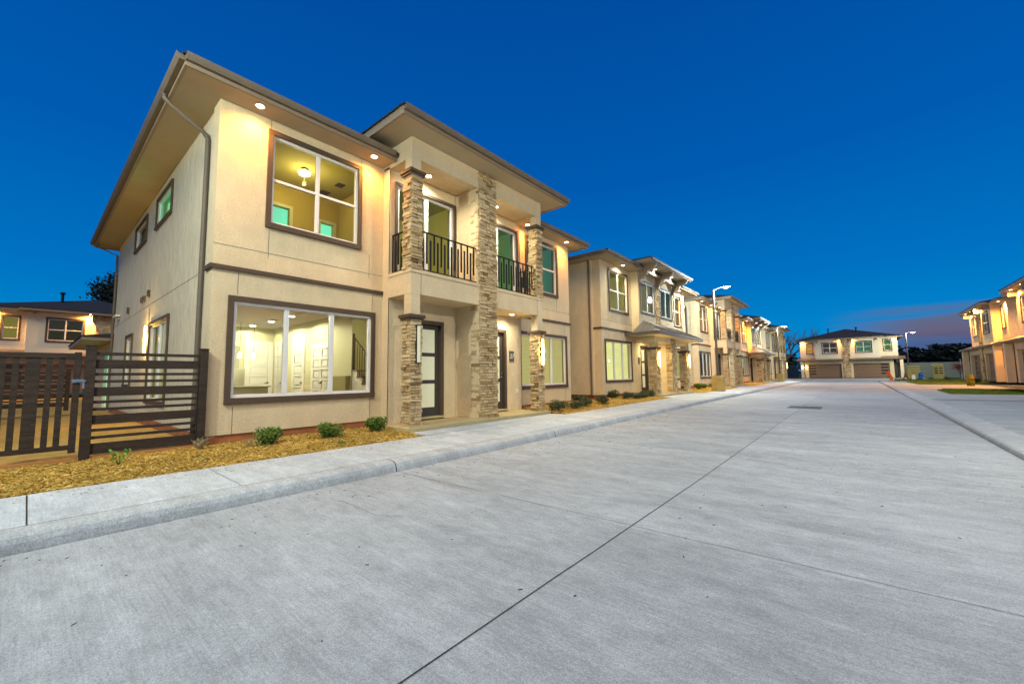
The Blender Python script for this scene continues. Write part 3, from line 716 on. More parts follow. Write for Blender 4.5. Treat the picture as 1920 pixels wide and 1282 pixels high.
# ------------------------------------------------------------------ garage houses (origin at the left end of the facade seen from its front)
def house_garage(name, loc, rz, lights, label, rooms, stone_full=True, L=12.3, group='two storey garage houses', pale=False):
    H = empty(name, loc, rz, label=label, cat='house', group=group)
    stucco_up = lit_stucco if pale else stucco  # pale picks the stucco with light put into its colour
    b0, b1, xb, z1 = 2.1, 10.3, .5, 6.25; D = -12.0
    m = MB(); m.use(stucco_up); pl = Pl('x', 0, 1); pb = Pl('x', xb, 1)
    wl, wr = (.95, 1.72, 4.15, 5.8), (10.75, 11.6, 4.25, 5.95); w1, w2 = (3.15, 5.0, 4.1, 5.75), (7.4, 9.25, 4.1, 5.75)
    wall(m, pl, 0, b0, 3.1, z1, [wl]); wall(m, pl, b1, L, 3.1, z1, [wr]); wall(m, pb, b0, b1, 3.1, z1, [w1, w2])
    m.box(.0, xb-.201, b0, b0+.2, 3.1, z1); m.box(.0, xb-.201, b1-.2, b1, 3.1, z1)
    m.build('front_wall', None, H)
    m = MB(); m.use(stucco_side); wall(m, Pl('y', .02, -1), D, -.2, 0, z1); wall(m, Pl('y', L-.02, 1), D, -.2, 0, z1); wall(m, Pl('x', D, -1), .22, L-.22, 0, z1)
    m.build('side_wall', None, H)
    g1, g2 = (1.05, 5.45), (6.9, 11.2)
    m = MB(); m.use(stucco); wall(m, Pl('x', xb, 1), .55, L-.6, 0, 3.099, [(g1[0], g1[1], 0, 2.30), (g2[0], g2[1], 0, 2.30)], th=.3)
    m.box(-.2, xb-.301, .55, .75, 0, 3.09); m.box(-.2, xb-.301, L-.8, L-.6, 0, 3.09)
    m.build('garage_wall', None, H)
    for i, (a, b) in enumerate((g1, g2)):
        d = MB(); d.use(cedar_m); pg = Pl('x', xb-.22, 1); n = 5
        for k in range(n): pg.box(d, a, b, 2.28*k/n+.004, 2.28*(k+1)/n-.004, -.05, 0)
        o = d.build('garage_door', None, H)
        q = MB(); c0 = (a+.15, a+1.0) if i == 0 else (b-1.0, b-.15)
        for k in range(1, 5): pg.box(q, *c0, 2.28*k/n+.10, 2.28*k/n+.34, .001, .012)
        q.build('door_window', mat('dark_glass', (.03, .03, .028), .15), o)
        t = MB(); pb.box(t, a-.15, b+.15, 2.302, 2.7, .002, .06); t.build('door_header', soffit_m, H)
    stone = MB(); stone.use(stone_m); stone.t = .3; stone.box(xb+.001, xb+.10, 5.72, 6.62, .0, z1-.02)
    stone_face(stone, Pl('x', xb+.10, 1), 5.72, 6.62, 0, z1-.05, (.14, .26)); stone.build('stone_pilaster', None, H)
    window(H, pl, *wl, rows=2, room=rooms[0], trim=.10); window(H, pb, *w1, cols=2, rows=2, room=rooms[1], trim=.12); window(H, pb, *w2, cols=2, rows=2, room=rooms[2], trim=.12)
    window(H, pl, *wr, rows=2, room=rooms[3], trim=.12)
    # pent roof over the garage doors, wrapping the porches at both ends
    p = MB(); p.use(canopy_m); ye0, ye1 = -.5, L+.75
    for ya, yb in ((ye0, 5.70), (6.64, ye1)):
        p.hexa([(xb-.5, ya, 2.86), (1.05, ya, 2.80), (1.05, yb, 2.80), (xb-.5, yb, 2.86), (xb-.49, ya, 3.34), (1.10, ya, 2.93), (1.10, yb, 2.93), (xb-.49, yb, 3.34)])
    p.build('pent_roof', None, H)
    for y in (.05, L+.05):
        q = MB(); q.use(stucco); q.box(.55, .95, y, y+.38, 0, 2.80); q.build('porch_post', None, H)
    for ya, yb in ((L-.55, L-.05), (.1, .5)): dd = MB(); dd.box(-.19, -.1, ya, yb, .1, 2.3); dd.build('front_door', door_m, H)
    for y in (2.45, 5.55, 6.85, 9.95): 
        k = MB(); k.box(xb+.002, xb+.42, y-.08, y+.08, z1-.36, z1-.002); k.build('eave_bracket', fascia_m, H)
    hip_roof(H, D-.6, .62, -.6, L+.6, z1, slope=.30, name='roof'); hip_roof(H, -3, 1.12, b0-.45, b1+.45, z1+.03, th=.19, slope=.28, name='block_roof')
    v = MB(); 
    for y, x in ((3.9, -3.2), (7.6, -3.4)): v.tube([(x, y, z1+.8), (x, y, z1+2.05)], .09, 8); v.lathe((x, y, z1+2.0), [(.09, 0), (.17, .02), (.17, .16), (.08, .2)], 8)
    v.build('vent_pipe', black_m, H)
    for k, (x, y, z) in dict(a=(.34, .35, z1), b=(.85, 5.35, z1+.03), c=(.85, 7.0, z1+.03), d=(.34, 12.0, z1), e=(.85, 3.0, z1+.03)).items():
        if k in lights: soffit_light(H, x, y, z, *lights[k])
    if lights.get('sconces'):
        sconce(H, pb, .8, 1.45, 2.15, energy=30); sconce(H, Pl('x', .95, 1), .24, 1.45, 2.15, energy=20)
    return H

def build_houses():
    E = 290
    A = house_balcony('row_house', (-9.1, 2.12, 0), dict(a=(E, WARM), b=(E*.8, WARM), c=(380, COOL), d=(380, COOL), e=(E*.8, WARM), f=(E*.8, WARM), p=(140, COOL)),
        'nearest beige stucco duplex with iron balconies, number 27 and a brightly lit ground floor room', ['olive', 'bright', 'teal', 'blind', 'olive', 'green'], True, '27')
    interior(A)
    # one-storey garage wing at the back of the nearest house
    m = MB(); m.use(stucco); wall(m, Pl('y', .06, -1), -20.5, -13.75, .2, 3.05, [(-16.5, -14.9, .3, 2.6)]); wall(m, Pl('x', -20.5, -1), .3, 9, .2, 3.05); m.build('rear_wing', None, A)
    d = MB(); d.box(-16.5, -14.9, .16, .2, .3, 2.6); d.build('rear_wing_glow', mat('teal_glow', ONE), A)  # panel in the wing opening glows teal on its own
    hip_roof(A, -21.2, -13.75, -.85, 9, 3.06, th=.14, slope=.22, name='wing_roof')
    B = house_bracket('row_house', (-9.1, 17.35, g(23)), dict(a=(520, (1, .88, .62)), b=(320, COOL), c=(320, COOL), d=(600, WARM), p=(200, (1, .85, .5)), sconceL=True, sconceR=True),
        'second house from the fence, with eave brackets and white lights over a metal porch canopy', ['olive', 'bright', 'olive', 'olive', 'green', None, None])
    C = house_balcony('row_house', (-9.1, 32.55, g(36)), dict(a=(520, WARM), b=(520, WARM), d=(350, WARM), c=(250, COOL), sconceR=False),
        'house with stone pillared balconies standing just behind the nearest street lamp', ['olive', None, 'olive', 'blind', 'teal', 'green'])
    w = [c for c in C.children if c.name.startswith('window')]
    D = house_bracket('row_house', (-9.1, 47.75, g(54)), dict(a=(2600, (1, .40, .05)), b=(260, COOL), c=(260, COOL), d=(500, WARM)),
        'orange lit house with eave brackets and canopy, between two houses with balconies', ['amber', 'dim', 'olive', 'teal', 'teal', None, 'curtain'])
    Eh = house_balcony('row_house', (-9.1, 62.95, g(70)), dict(),
        'farthest house of the row with pale balcony and no lights, beside the bare trees', ['dim', 'dim', 'teal', 'blind', 'teal', 'teal'])
    house_garage('garage_house', (-7.35, 86, g(86)+.08), R(-90), dict(a=(700, WARM), b=(520, WARM), c=(520, WARM), d=(450, WARM), sconces=True),
        'white lit house facing down the street with two brown double garage doors', ['amber', 'dim', 'teal', 'green'], pale=True)
    G1 = house_garage('garage_house', (9.1, 60.7, .52), R(180), dict(b=(1300, (1, .58, .15)), c=(1300, (1, .58, .15)), e=(1500, WARM), d=(2600, WARM)),
        'yellow lit house on the right with garages behind the yellow barrel', ['olive', 'dim', 'dim', 'amber'])
    house_garage('garage_house', (9.1, 45.5, .52), R(180), dict(b=(1500, WARM), a=(1500, WARM), e=(1500, WARM)),
        'house cut off by the right edge of the picture, only its eave corner showing', ['olive', 'dim', 'dim', 'amber'])
    house_garage('garage_house', (-47.6, -2.35, .5), 0, dict(a=(1100, WARM), b=(1300, WARM)),
        'house seen far back over the dark brown gate', ['olive', 'dim', 'dim', 'amber'], pale=True)
build_houses()

# ------------------------------------------------------------------ ground
def strip(name, prof, y0, y1, m, kind='structure', step=2.0, parent=None, jag=None):
    """a profile (x, z) swept along the street, following its slope"""
    q = MB(); ys = []; y = y0
    while y < y1-1e-6: ys.append(y); y += step
    ys.append(y1)
    for ya, yb in zip(ys, ys[1:]):
        for (xa, za), (xb_, zb) in zip(prof, prof[1:]):
            q.face([(xa, ya, za+g(ya)), (xb_, ya, zb+g(ya)), (xb_, yb, zb+g(yb)), (xa, yb, za+g(yb))])
    me = q.build(name, m, parent)
    b = bmesh.new(); b.from_mesh(me.data); bmesh.ops.remove_doubles(b, verts=b.verts, dist=1e-4); bmesh.ops.recalc_face_normals(b, faces=b.faces)
    if sum(fc.normal.z for fc in b.faces) < 0: bmesh.ops.reverse_faces(b, faces=b.faces)
    b.to_mesh(me.data); b.free()
    if kind: me['kind'] = kind
    return me
def conc(name, col, streak=.10, brush=.10, tone=None):
    """broomed concrete: worn patches, cross streaks from the broom, speckle, a few dark stains"""
    return mat(name, col, .8, tone=tone, noise=[(.28, .14, ONE), (1.1, streak, (.3, 1.6, 1)), (2.6, .12, (.6, 1.6, 1)), (5.5, .07, ONE), (9, .10, (.7, 1.4, 1)), (30, brush, (.10, 2.2, 1)), (38, .16, ONE), (110, .34, ONE)],
               bump=[(60, .35, ONE), (30, .35, (.1, 2.2, 1))])
rc = (.340, .366, .372); road_m = conc('road_concrete', rc, .13, .12, [(0, tuple(c*.84 for c in rc)), (1, tuple(c*1.12 for c in rc))]); walk_m = conc('walk_concrete', (.45, .49, .50), .10); kerb_m = conc('kerb_concrete', (.40, .425, .42), .10)
apron_m = conc('apron_concrete', (.345, .375, .367), .12)
soil_m = mat('bare_soil', (.46, .27, .06), .95, noise=[(.4, .2, ONE), (6, .25, ONE), (40, .2, ONE)], bump=[(8, .6, ONE), (50, .5, ONE)])
far_m = mat('far_field', (.045, .055, .02), .95, noise=[(.05, .3, ONE), (2, .3, ONE)])
grass_m = mat('lawn_green', (.11, .155, .008), .95, noise=[(1.2, .25, ONE), (18, .35, ONE)], bump=(45, .8, ONE))
mulch_m = mat('straw_mulch', (.50, .28, .035), .95, noise=[(2.2, .2, ONE), (30, .35, ONE), (90, .3, (1, .3, 1))], bump=[(22, .8, ONE), (70, .7, (1, .4, 1))],
              tone=[(0, (.14, .07, .012)), (.35, (.38, .23, .033)), (.7, (.60, .40, .075)), (1, (.80, .62, .21))])
q = MB(); ys = [-400, -40, 6, 22, 60, 85, 120, 700]
for a, b in zip(ys, ys[1:]):
    for x0, x1 in ((-700, -60), (-60, 40), (40, 700)): q.face([(x0, a, g(a)-.10), (x1, a, g(a)-.10), (x1, b, g(b)-.10), (x0, b, g(b)-.10)])
o = q.build('ground', far_m); o['kind'] = 'structure'
strip('yard_soil', [(-55, .18), (-9.2, .20)], -40, 84, soil_m)
q = MB(); q.use(road_m); rt = random.Random(17); JY = [-40, -29, -21, -13, -8.9, -4.7, -.5, 3.67, 7.85, 12.0, 16.1, 20.2, 24.4, 28.5, 32.6, 40.8, 49, 57.2, 65.4, 70.2]
for a, b in zip(JY, JY[1:]):
    for x0, x1 in ((-5.36, -1.70), (-1.70, 1.86)):
        q.t = rt.uniform(.3, .8); mids = [a] + [y for y in (6, 22, 60) if a < y < b] + [b]
        for c, d in zip(mids, mids[1:]): q.face([(x0, c, g(c)), (x1, c, g(c)), (x1, d, g(d)), (x0, d, g(d))])
o = q.build('road', None); o['kind'] = 'structure'
strip('road_court', [(-20, 0.004), (7.5, .004)], 70.2, 86.3, road_m)
KP = [(-5.38, -.02), (-5.40, .075), (-5.425, .118), (-5.47, .142), (-5.52, .15), (-5.655, .152)]
def chunks(y0, y1, step, gap=.012):
    y = y0; out = []
    while y < y1: out.append((y+gap/2, min(y+step, y1)-gap/2)); y += step
    return out
KERB_J = 3.66
for i, (a, b) in enumerate([(-36, KERB_J), (KERB_J, 7.9), (7.9, 24.4), (24.4, 45), (45, 69)]): strip('kerb', KP, a+.008, b-.008, kerb_m)
strip('kerb_bed', [(-5.41, .05), (-5.655, .12)], -36, 69, joint_m)
# the end of the left kerb bends away
q = MB(); n = 10
for k in range(n):
    a0, a1 = k/n*math.pi/2, (k+1)/n*math.pi/2
    def kp(an, d, z): return (-9.4+(4.02-d)*math.cos(an), 69+(4.02-d)*math.sin(an), z+g(69))
    for (xa, za), (xb_, zb) in zip(KP, KP[1:]):
        da, db = -5.38-xa, -5.38-xb_
        q.face([kp(a0, da, za), kp(a0, db, zb), kp(a1, db, zb), kp(a1, da, za)])
o = q.build('kerb', kerb_m); o['kind'] = 'structure'
SW = [-36+.0] + [y for y in (-30, -24, -18, -12, -8.5, -6.6, -4.9, -3.2, -1.6)] + [.07, 1.72, 3.5] + [3.5+1.75*k for k in range(1, 38)]
strip('sidewalk_bed', [(-5.66, .13), (-7.10, .14)], -36, 69, joint_m)
q = MB()
for a, b in zip(SW, SW[1:]):
    if a > 68: break
    a0, b0_ = a+.007, min(b, 69)-.007
    zs = lambda y, d: .152+d+g(y)
    q.face([(-7.11, a0, zs(a0, .012)), (-5.668, a0, zs(a0, 0)), (-5.668, b0_, zs(b0_, 0)), (-7.11, b0_, zs(b0_, .012))])
    for y in (a0, b0_): q.face([(-7.11, y, zs(y, .012)), (-5.668, y, zs(y, 0)), (-5.668, y, zs(y, -.03)), (-7.11, y, zs(y, -.03))])
o = q.build('sidewalk', walk_m); o['kind'] = 'structure'
# landings between sidewalk and porch steps
q = MB()
for y0, y1 in ((5.55, 11.2), (20.75, 26.35), (36.0, 41.6), (51.2, 56.7), (66.4, 72)): q.box(-7.70, -7.118, y0, y1, 0, .166+g((y0+y1)/2))
o = q.build('porch_landing', walk_m); o['kind'] = 'structure'
# joints in the road
q = MB()
def rib(pts, w):
    for p, n_ in zip(pts, pts[1:]):
        d = Vector((n_[0]-p[0], n_[1]-p[1], 0)).normalized(); s_ = Vector((-d.y, d.x, 0))*w/2
        q.face([(p[0]-s_.x, p[1]-s_.y, g(p[1])+.004), (n_[0]-s_.x, n_[1]-s_.y, g(n_[1])+.004), (n_[0]+s_.x, n_[1]+s_.y, g(n_[1])+.004), (p[0]+s_.x, p[1]+s_.y, g(p[1])+.004)])
rj = random.Random(3)
rib([(-1.70+rj.uniform(-.003, .003), y*.5, 0) for y in range(-20, 136)], .009)
for y in (-4.7, -.5, 3.67, 7.85, 12.0, 16.1, 20.2, 24.4, 32.6, 40.8, 49, 57.2, 65.4): rib([(-5.36+.36*k, y+.012*k*.36+rj.uniform(-.004, .004), 0) for k in range(21)], .0045 if y < 10 else .010)
def crack(x, y, dx, dy, n, seed):
    rg = random.Random(seed); pts = [(x, y, 0)]
    for k in range(n): x += dx+rg.gauss(0, .035); y += dy+rg.gauss(0, .035); pts.append((x, y, 0))
    rib(pts, .0035)
crack(-4.75, 2.35, .13, .015, 9, 1); crack(-5.3, 3.67, .12, .02, 12, 2);
o = q.build('road_joint', mat('dark_joint_sealant', (.022, .022, .024), .8)); o['kind'] = 'structure'
q = MB(); rg = random.Random(44); q.use(mat('dark_litter', (.07, .06, .045), .9))
for k in range(420):                        # grit, bits of leaf and straw blown onto the road and against the kerb
    if k % 3: x, y = -5.36+abs(rg.gauss(0, .55)), rg.uniform(-1, 24)
    else: x, y = rg.uniform(-5.2, 1.8), rg.uniform(.6, 16)
    if x > 1.8: continue
    l, w, an = rg.uniform(.003, .014)*(1+.06*y), rg.uniform(.002, .005)*(1+.05*y), rg.uniform(0, 6.28); c, s_ = math.cos(an), math.sin(an); z = g(y)
    P = [(x-c*l+s_*w, y-s_*l-c*w), (x+c*l+s_*w, y+s_*l-c*w), (x+c*l-s_*w, y+s_*l+c*w), (x-c*l-s_*w, y-s_*l+c*w)]
    q.hexa([(a, b, z+.001) for a, b in P]+[(a, b, z+.004) for a, b in P])
for k in range(160):
    x, y = -7.05+abs(rg.gauss(0, .25)), rg.uniform(-1.5, 5.6); l, w, an = rg.uniform(.006, .02), .002, rg.uniform(0, 6.28); c, s_ = math.cos(an), math.sin(an); z = g(y)+.163
    P = [(x-c*l+s_*w, y-s_*l-c*w), (x+c*l+s_*w, y+s_*l-c*w), (x+c*l-s_*w, y+s_*l+c*w), (x-c*l-s_*w, y-s_*l+c*w)]
    q.use(mulch_m); q.t = rg.random(); q.hexa([(a, b, z+.001) for a, b in P]+[(a, b, z+.005) for a, b in P])
tag(q.build('litter', None), kind='stuff')
q = MB(); rib([(-19, 74, 0), (7, 74, 0)], .03); rib([(-19, 80, 0), (7, 80, 0)], .03)
o = q.build('court_joint', joint_m, loc=(0, 0, .005)); o['kind'] = 'structure'
# right-hand side: mountable kerb, broad concrete apron, lawn strips
RK = [(1.868, -.02), (1.872, .05), (1.885, .075), (1.92, .092), (2.30, .125), (2.325, .118), (2.33, .06)]
for a, b in ((-36, 6.1), (6.1, 12.2), (12.2, 25.1), (25.1, 40), (40, 60)): strip('kerb', RK, a+.006, b-.006, kerb_m)
strip('kerb_bed', [(1.860, .002), (1.869, .0021)], -36, 60, joint_m)
strip('kerb_bed', [(2.325, .0), (2.326, .074), (2.345, .0791)], -36, 60, joint_m)
strip('apron', [(2.344, .078), (30, .085)], -36, 60, apron_m)
strip('apron_far', [(1.9, .03), (30, .05)], 60, 70.2, apron_m)
q = MB(); rib([(3.75, -10, 0), (3.75, 60, 0)], .012); rib([(2.4, 25.2, 0), (8, 25.2, 0)], .5) ; rib([(2.4, 44, 0), (8, 44, 0)], .03)
o = q.build('apron_joint', mat('apron_seam', (.25, .25, .24), .9), loc=(0, 0, .086)); o['kind'] = 'structure'

def grass_bed(name, poly, z, label=None, dens=120, seed=1, hgt=.05, m=None):
    """lawn: low mound plus many short blades"""
    m = m or grass_m; q = MB(); q.use(m); rg = random.Random(seed)
    q.face([(x, y, z+g(y)) for x, y in poly])
    for (xa, ya), (xb_, yb) in zip(poly, poly[1:]+poly[:1]): q.face([(xa, ya, z+g(ya)-.12), (xb_, yb, z+g(yb)-.12), (xb_, yb, z+g(yb)), (xa, ya, z+g(ya))])
    xs = [p[0] for p in poly]; ys = [p[1] for p in poly]
    def inside(x, y):
        c = False
        for (xa, ya), (xb_, yb) in zip(poly, poly[1:]+poly[:1]):
            if (ya > y) != (yb > y) and x < (xb_-xa)*(y-ya)/(yb-ya)+xa: c = not c
        return c
    for k in range(int(dens*(max(xs)-min(xs))*(max(ys)-min(ys)))):
        x, y = rg.uniform(min(xs), max(xs)), rg.uniform(min(ys), max(ys))
        if not inside(x, y): continue
        an = rg.uniform(0, 6.28); w = .012; h = hgt*rg.uniform(.6, 1.5); dx, dy = math.cos(an), math.sin(an); zz = z+g(y)
        q.face([(x-dx*w, y-dy*w, zz-.005), (x+dx*w, y+dy*w, zz-.005), (x+dy*h*.5, y-dx*h*.5, zz+h)])
    o = q.build(name, None); tag(o, kind='stuff')
    return o
grass_bed('lawn_grass', [(3.95, 37.0), (3.70, 36.3), (3.62, 31.0), (9.0, 31.0), (9.0, 38.0), (4.1, 38.0)], .125, dens=170)
grass_bed('lawn_grass', [(4.1, 60.3), (3.9, 59.8), (4.1, 50.4), (12, 50.4), (12, 60.8), (4.3, 60.8)], .14, dens=70, seed=2)
grass_bed('lawn_grass', [(3.5, 69.0), (3.3, 67.5), (3.6, 65.8), (14, 65.8), (14, 72), (3.6, 72)], .16, dens=80, seed=3, hgt=.08)
grass_bed('lawn_grass', [(-14, 70.3), (-9.4, 70.3), (-9.4, 84), (-14, 84)], .2, dens=40, seed=4)

def mulch_bed(name, x0, x1, y0, y1, z0, z1, n, seed):
    """straw and chip mulch rising from the walk to the wall"""
    q = MB(); q.use(mulch_m); rg = random.Random(seed); nx, ny = 14, max(6, int((y1-y0)*7))
    hz = {}
    for i in range(nx+1):
        for j in range(ny+1):
            x = x0+(x1-x0)*i/nx; y = y0+(y1-y0)*j/ny
            hz[i, j] = (x, y, z0+(z1-z0)*i/nx + g(y) + ((.016*math.sin(x*5.3+y*2.1)*math.sin(y*4.7)+rg.uniform(-.012, .016)) if 0 < i < nx else -.005))
    q.t = .45
    for i in range(nx):
        for j in range(ny): q.face([hz[i, j], hz[i, j+1], hz[i+1, j+1], hz[i+1, j]])
    for k in range(n):
        x, y = x0+(x1-x0)*rg.random(), y0+(y1-y0)*rg.random()
        z = z0+(z1-z0)*(x-x0)/(x1-x0)+g(y)+.016*math.sin(x*5.3+y*2.1)*math.sin(y*4.7)+rg.uniform(0, .02)
        l, w, an, ti = rg.uniform(.010, .042), rg.uniform(.0015, .0055), rg.uniform(0, 6.28), rg.uniform(-.35, .35)
        dx, dy, dz = math.cos(an)*l, math.sin(an)*l, ti*l; px, py = -math.sin(an)*w, math.cos(an)*w
        q.t = max(.02, min(1, rg.gauss(.55, .3)))
        a = [(x-dx-px, y-dy-py, z-dz), (x+dx-px, y+dy-py, z+dz), (x+dx+px, y+dy+py, z+dz), (x-dx+px, y-dy+py, z-dz)]
        q.hexa([(p[0], p[1], p[2]-.003) for p in a] + [(p[0], p[1], p[2]+.003) for p in a])
    return tag(q.build(name, None), kind='stuff')
mulch_bed('mulch_bed', -7.12, -9.12, -2.6, 5.56, .155, .225, 24000, 1)
mulch_bed('mulch_bed', -7.12, -9.12, 11.15, 20.8, .155, .27, 7000, 2)
mulch_bed('mulch_bed', -7.12, -9.12, 26.35, 36.05, .155, .27, 3000, 3)
mulch_bed('mulch_bed', -7.12, -9.12, 41.6, 51.2, .155, .27, 900, 4)
mulch_bed('mulch_bed', 9.05, 6.3, 32.0, 38.0, .12, .3, 1500, 5)

# ------------------------------------------------------------------ fence and gate
def fence_panel(name, x, y0, y1, z0, z1, label, cat='fence', n=None, posts=(True, True), pw=.115, group=None):
    o = empty(name, (x, y0, 0), label=label, cat=cat, group=group)
    L = y1-y0
    for on, a in ((posts[0], 0), (posts[1], L-pw)):
        if on:
            m = MB(); m.box(-.06, .06, a, a+pw, z0-.15, z1+.09); m.box(-.068, .068, a-.008, a+pw+.008, z1+.09, z1+.11); m.build('post', fence_m, o, bevel=.005)
    m = MB(); a0, a1 = (pw if posts[0] else 0)+.002, L-(pw if posts[1] else 0)-.002
    seq = [.14, .045, .045, .14, .045, .045, .14, .045, .045, .16] if n is None else n
    tot = sum(seq); gap = (z1-z0-tot-.05)/len(seq); z = z0
    for h in reversed(seq): m.box(-.02, .02, a0, a1, z, z+h); z += h+gap
    m.box(-.025, .025, a0, a1, z1-.05, z1)
    m.build('slats', fence_m, o, bevel=.004)
    return o
fence_panel('slat_fence', -9.02, .56, 2.10, .30, 1.86, 'dark brown fence of horizontal slats between the gate and the nearest house')
def gate():
    o = empty('garden_gate', (-9.02, -.56, 0), label='dark brown gate of upright boards hung beside the slatted fence', cat='gate')
    z0, z1, L = .40, 1.83, 1.08
    m = MB(); m.box(-.025, .025, 0, L, z1-.075, z1); m.box(-.025, .025, 0, L, z0, z0+.07); m.box(-.03, .03, L-.075, L, z0-.05, z1+.02); m.box(-.03, .03, 0, .07, z0, z1); m.build('gate_frame', fence_m, o, bevel=.004)
    m = MB(); a = .10
    for w in (.14, .065, .065, .14, .065, .065, .14, .065):
        if a+w > L-.08: break
        m.box(-.014, .014, a, a+w, z0+.07, z1-.075); a += w+.055
    m.build('boards', fence_m, o, bevel=.003)
    m = MB(); m.box(.032, .05, L-.09, L+.10, 1.39, 1.44); m.box(.05, .075, L-.05, L+.06, 1.405, 1.425); m.box(.045, .06, L+.02, L+.045, 1.30, 1.40); m.build('latch', metal_m, o)
gate()
fence_panel('slat_fence', -21.5, -3.4, 1.0, .55, 1.75, 'far dark slatted fence glimpsed between the boards of the gate', posts=(True, True), n=[.14, .05, .14, .05, .14, .05, .14])
m = MB(); m.box(-9.07, -8.99, -1.2, 2.1, .16, .272); tag(m.build('timber_sleeper', mat('orange_timber', (.42, .18, .05), .8, noise=(5, .2, (1, .2, 1)))), 'orange timber board lying on the soil under the gate', 'board')

# ------------------------------------------------------------------ planting
def leaf_mat(name, c, v=.35):
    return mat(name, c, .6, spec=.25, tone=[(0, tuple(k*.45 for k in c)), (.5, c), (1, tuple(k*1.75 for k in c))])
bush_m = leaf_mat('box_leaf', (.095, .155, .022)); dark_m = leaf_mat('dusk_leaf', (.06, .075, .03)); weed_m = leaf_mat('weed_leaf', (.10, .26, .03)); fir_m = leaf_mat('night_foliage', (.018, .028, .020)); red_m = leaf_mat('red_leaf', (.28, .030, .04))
bark_m = mat('bark', (.17, .12, .085), .9, noise=(8, .25, (3, 3, 1)), bump=(15, .6, (3, 3, .6))); dry_m = mat('dry_twig', (.34, .26, .14), .9, noise=(9, .2, ONE)); tan_stake = mat('pale_stake', (.45, .40, .32), .8)
def leaf(q, c, s, rg, up=.3):
    n = Vector((rg.gauss(0, 1), rg.gauss(0, 1), rg.gauss(0, 1)+up)).normalized(); a = n.cross(Vector((rg.random(), rg.random(), 1))).normalized(); b = n.cross(a)
    c = Vector(c); q.face([c-a*s, c-b*s*.45+n*s*.1, c+a*s, c+b*s*.45+n*s*.1])
def shrub_mesh(rx, rz, n, lm, seed, ls=.028):
    rg = random.Random(seed); q = MB(); q.use(lm)
    lumps = [(Vector((rg.uniform(-.6, .6)*rx, rg.uniform(-.6, .6)*rx, rz*rg.uniform(.35, .75))), rg.uniform(.45, .7)) for _ in range(9)]
    for k in range(n):
        c, s = lumps[k % len(lumps)]; d = Vector((rg.gauss(0, 1), rg.gauss(0, 1), rg.gauss(0, 1))).normalized()*(rg.random()**.35)
        p = c+Vector((d.x*rx*s, d.y*rx*s, d.z*rz*s*.75)); p.z = max(.01, p.z)
        if p.x**2+p.y**2 > (rx*1.15)**2: continue
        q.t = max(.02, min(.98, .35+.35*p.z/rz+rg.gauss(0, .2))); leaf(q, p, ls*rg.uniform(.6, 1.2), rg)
    st = MB(); st.use(bark_m)
    for k in range(9):
        an = rg.uniform(0, 6.28); st.tube([(0, 0, -.02), (math.cos(an)*rx*.35, math.sin(an)*rx*.35, rz*.45), (math.cos(an)*rx*.7, math.sin(an)*rx*.7, rz*.8)], [.009, .006, .003], 5)
    return q, st
def make_shrub(name, loc, rx, rz, n, lm, seed, label, group, ls=.028):
    o = empty(name, loc, label=label, cat='shrub', group=group); q, st = shrub_mesh(rx, rz, n, lm, seed, ls)
    q.build('foliage', None, o); st.build('stems', None, o); return o
G1_ = 'clipped shrubs under the nearest front window'
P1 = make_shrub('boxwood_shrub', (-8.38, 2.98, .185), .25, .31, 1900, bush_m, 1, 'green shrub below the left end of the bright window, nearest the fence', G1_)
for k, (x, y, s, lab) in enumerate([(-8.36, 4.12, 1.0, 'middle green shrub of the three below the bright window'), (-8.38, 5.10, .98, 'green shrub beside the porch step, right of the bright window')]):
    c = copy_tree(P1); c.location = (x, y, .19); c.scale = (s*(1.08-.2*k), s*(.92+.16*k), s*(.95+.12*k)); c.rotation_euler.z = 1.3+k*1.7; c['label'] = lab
P2 = make_shrub('lavender_shrub', (-7.72, 11.55, .22), .31, .34, 1100, dark_m, 4, 'dark grey green shrub nearest the second porch pillar', 'dusky shrubs between the first two houses', .035)
GB = [(-7.75, 12.75, .9, 'second dark shrub along the walk after the first house'), (-7.95, 13.7, .95, 'third dark shrub along the walk, in front of the gap between houses'), (-7.9, 14.9, .95, 'fourth dark shrub along the walk, before the downspouts'),
      (-9.3, 15.5, 1.0, 'dark shrub tucked in the gap against the first house wall'), (-8.9, 17.95, 1.25, 'tall shrub under the lower window corner of the second house'), (-8.2, 18.0, .9, 'low dark shrub in front of the second house, nearest its corner'),
      (-8.0, 18.75, .95, 'shrub in the middle of the row before the second house window'), (-8.1, 19.55, .9, 'shrub before the right end of the second house window'), (-8.1, 20.35, .9, 'shrub touching the second house porch step')]
for k, (x, y, s, lab) in enumerate(GB):
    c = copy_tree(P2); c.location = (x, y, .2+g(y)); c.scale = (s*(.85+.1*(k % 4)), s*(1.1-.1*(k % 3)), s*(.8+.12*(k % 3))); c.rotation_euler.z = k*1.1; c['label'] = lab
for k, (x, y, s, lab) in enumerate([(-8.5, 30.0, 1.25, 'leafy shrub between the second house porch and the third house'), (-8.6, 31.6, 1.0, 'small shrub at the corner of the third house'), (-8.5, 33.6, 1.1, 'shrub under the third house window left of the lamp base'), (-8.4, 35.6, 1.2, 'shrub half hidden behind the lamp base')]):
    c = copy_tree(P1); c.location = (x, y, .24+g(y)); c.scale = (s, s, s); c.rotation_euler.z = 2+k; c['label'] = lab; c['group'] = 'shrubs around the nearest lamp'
o = empty('weed_plant', (-8.30, .93, .20), label='bright green weed sprouting from the mulch in front of the fence', cat='plant'); rg = random.Random(5); q = MB(); q.use(weed_m); st = MB(); st.use(weed_m)
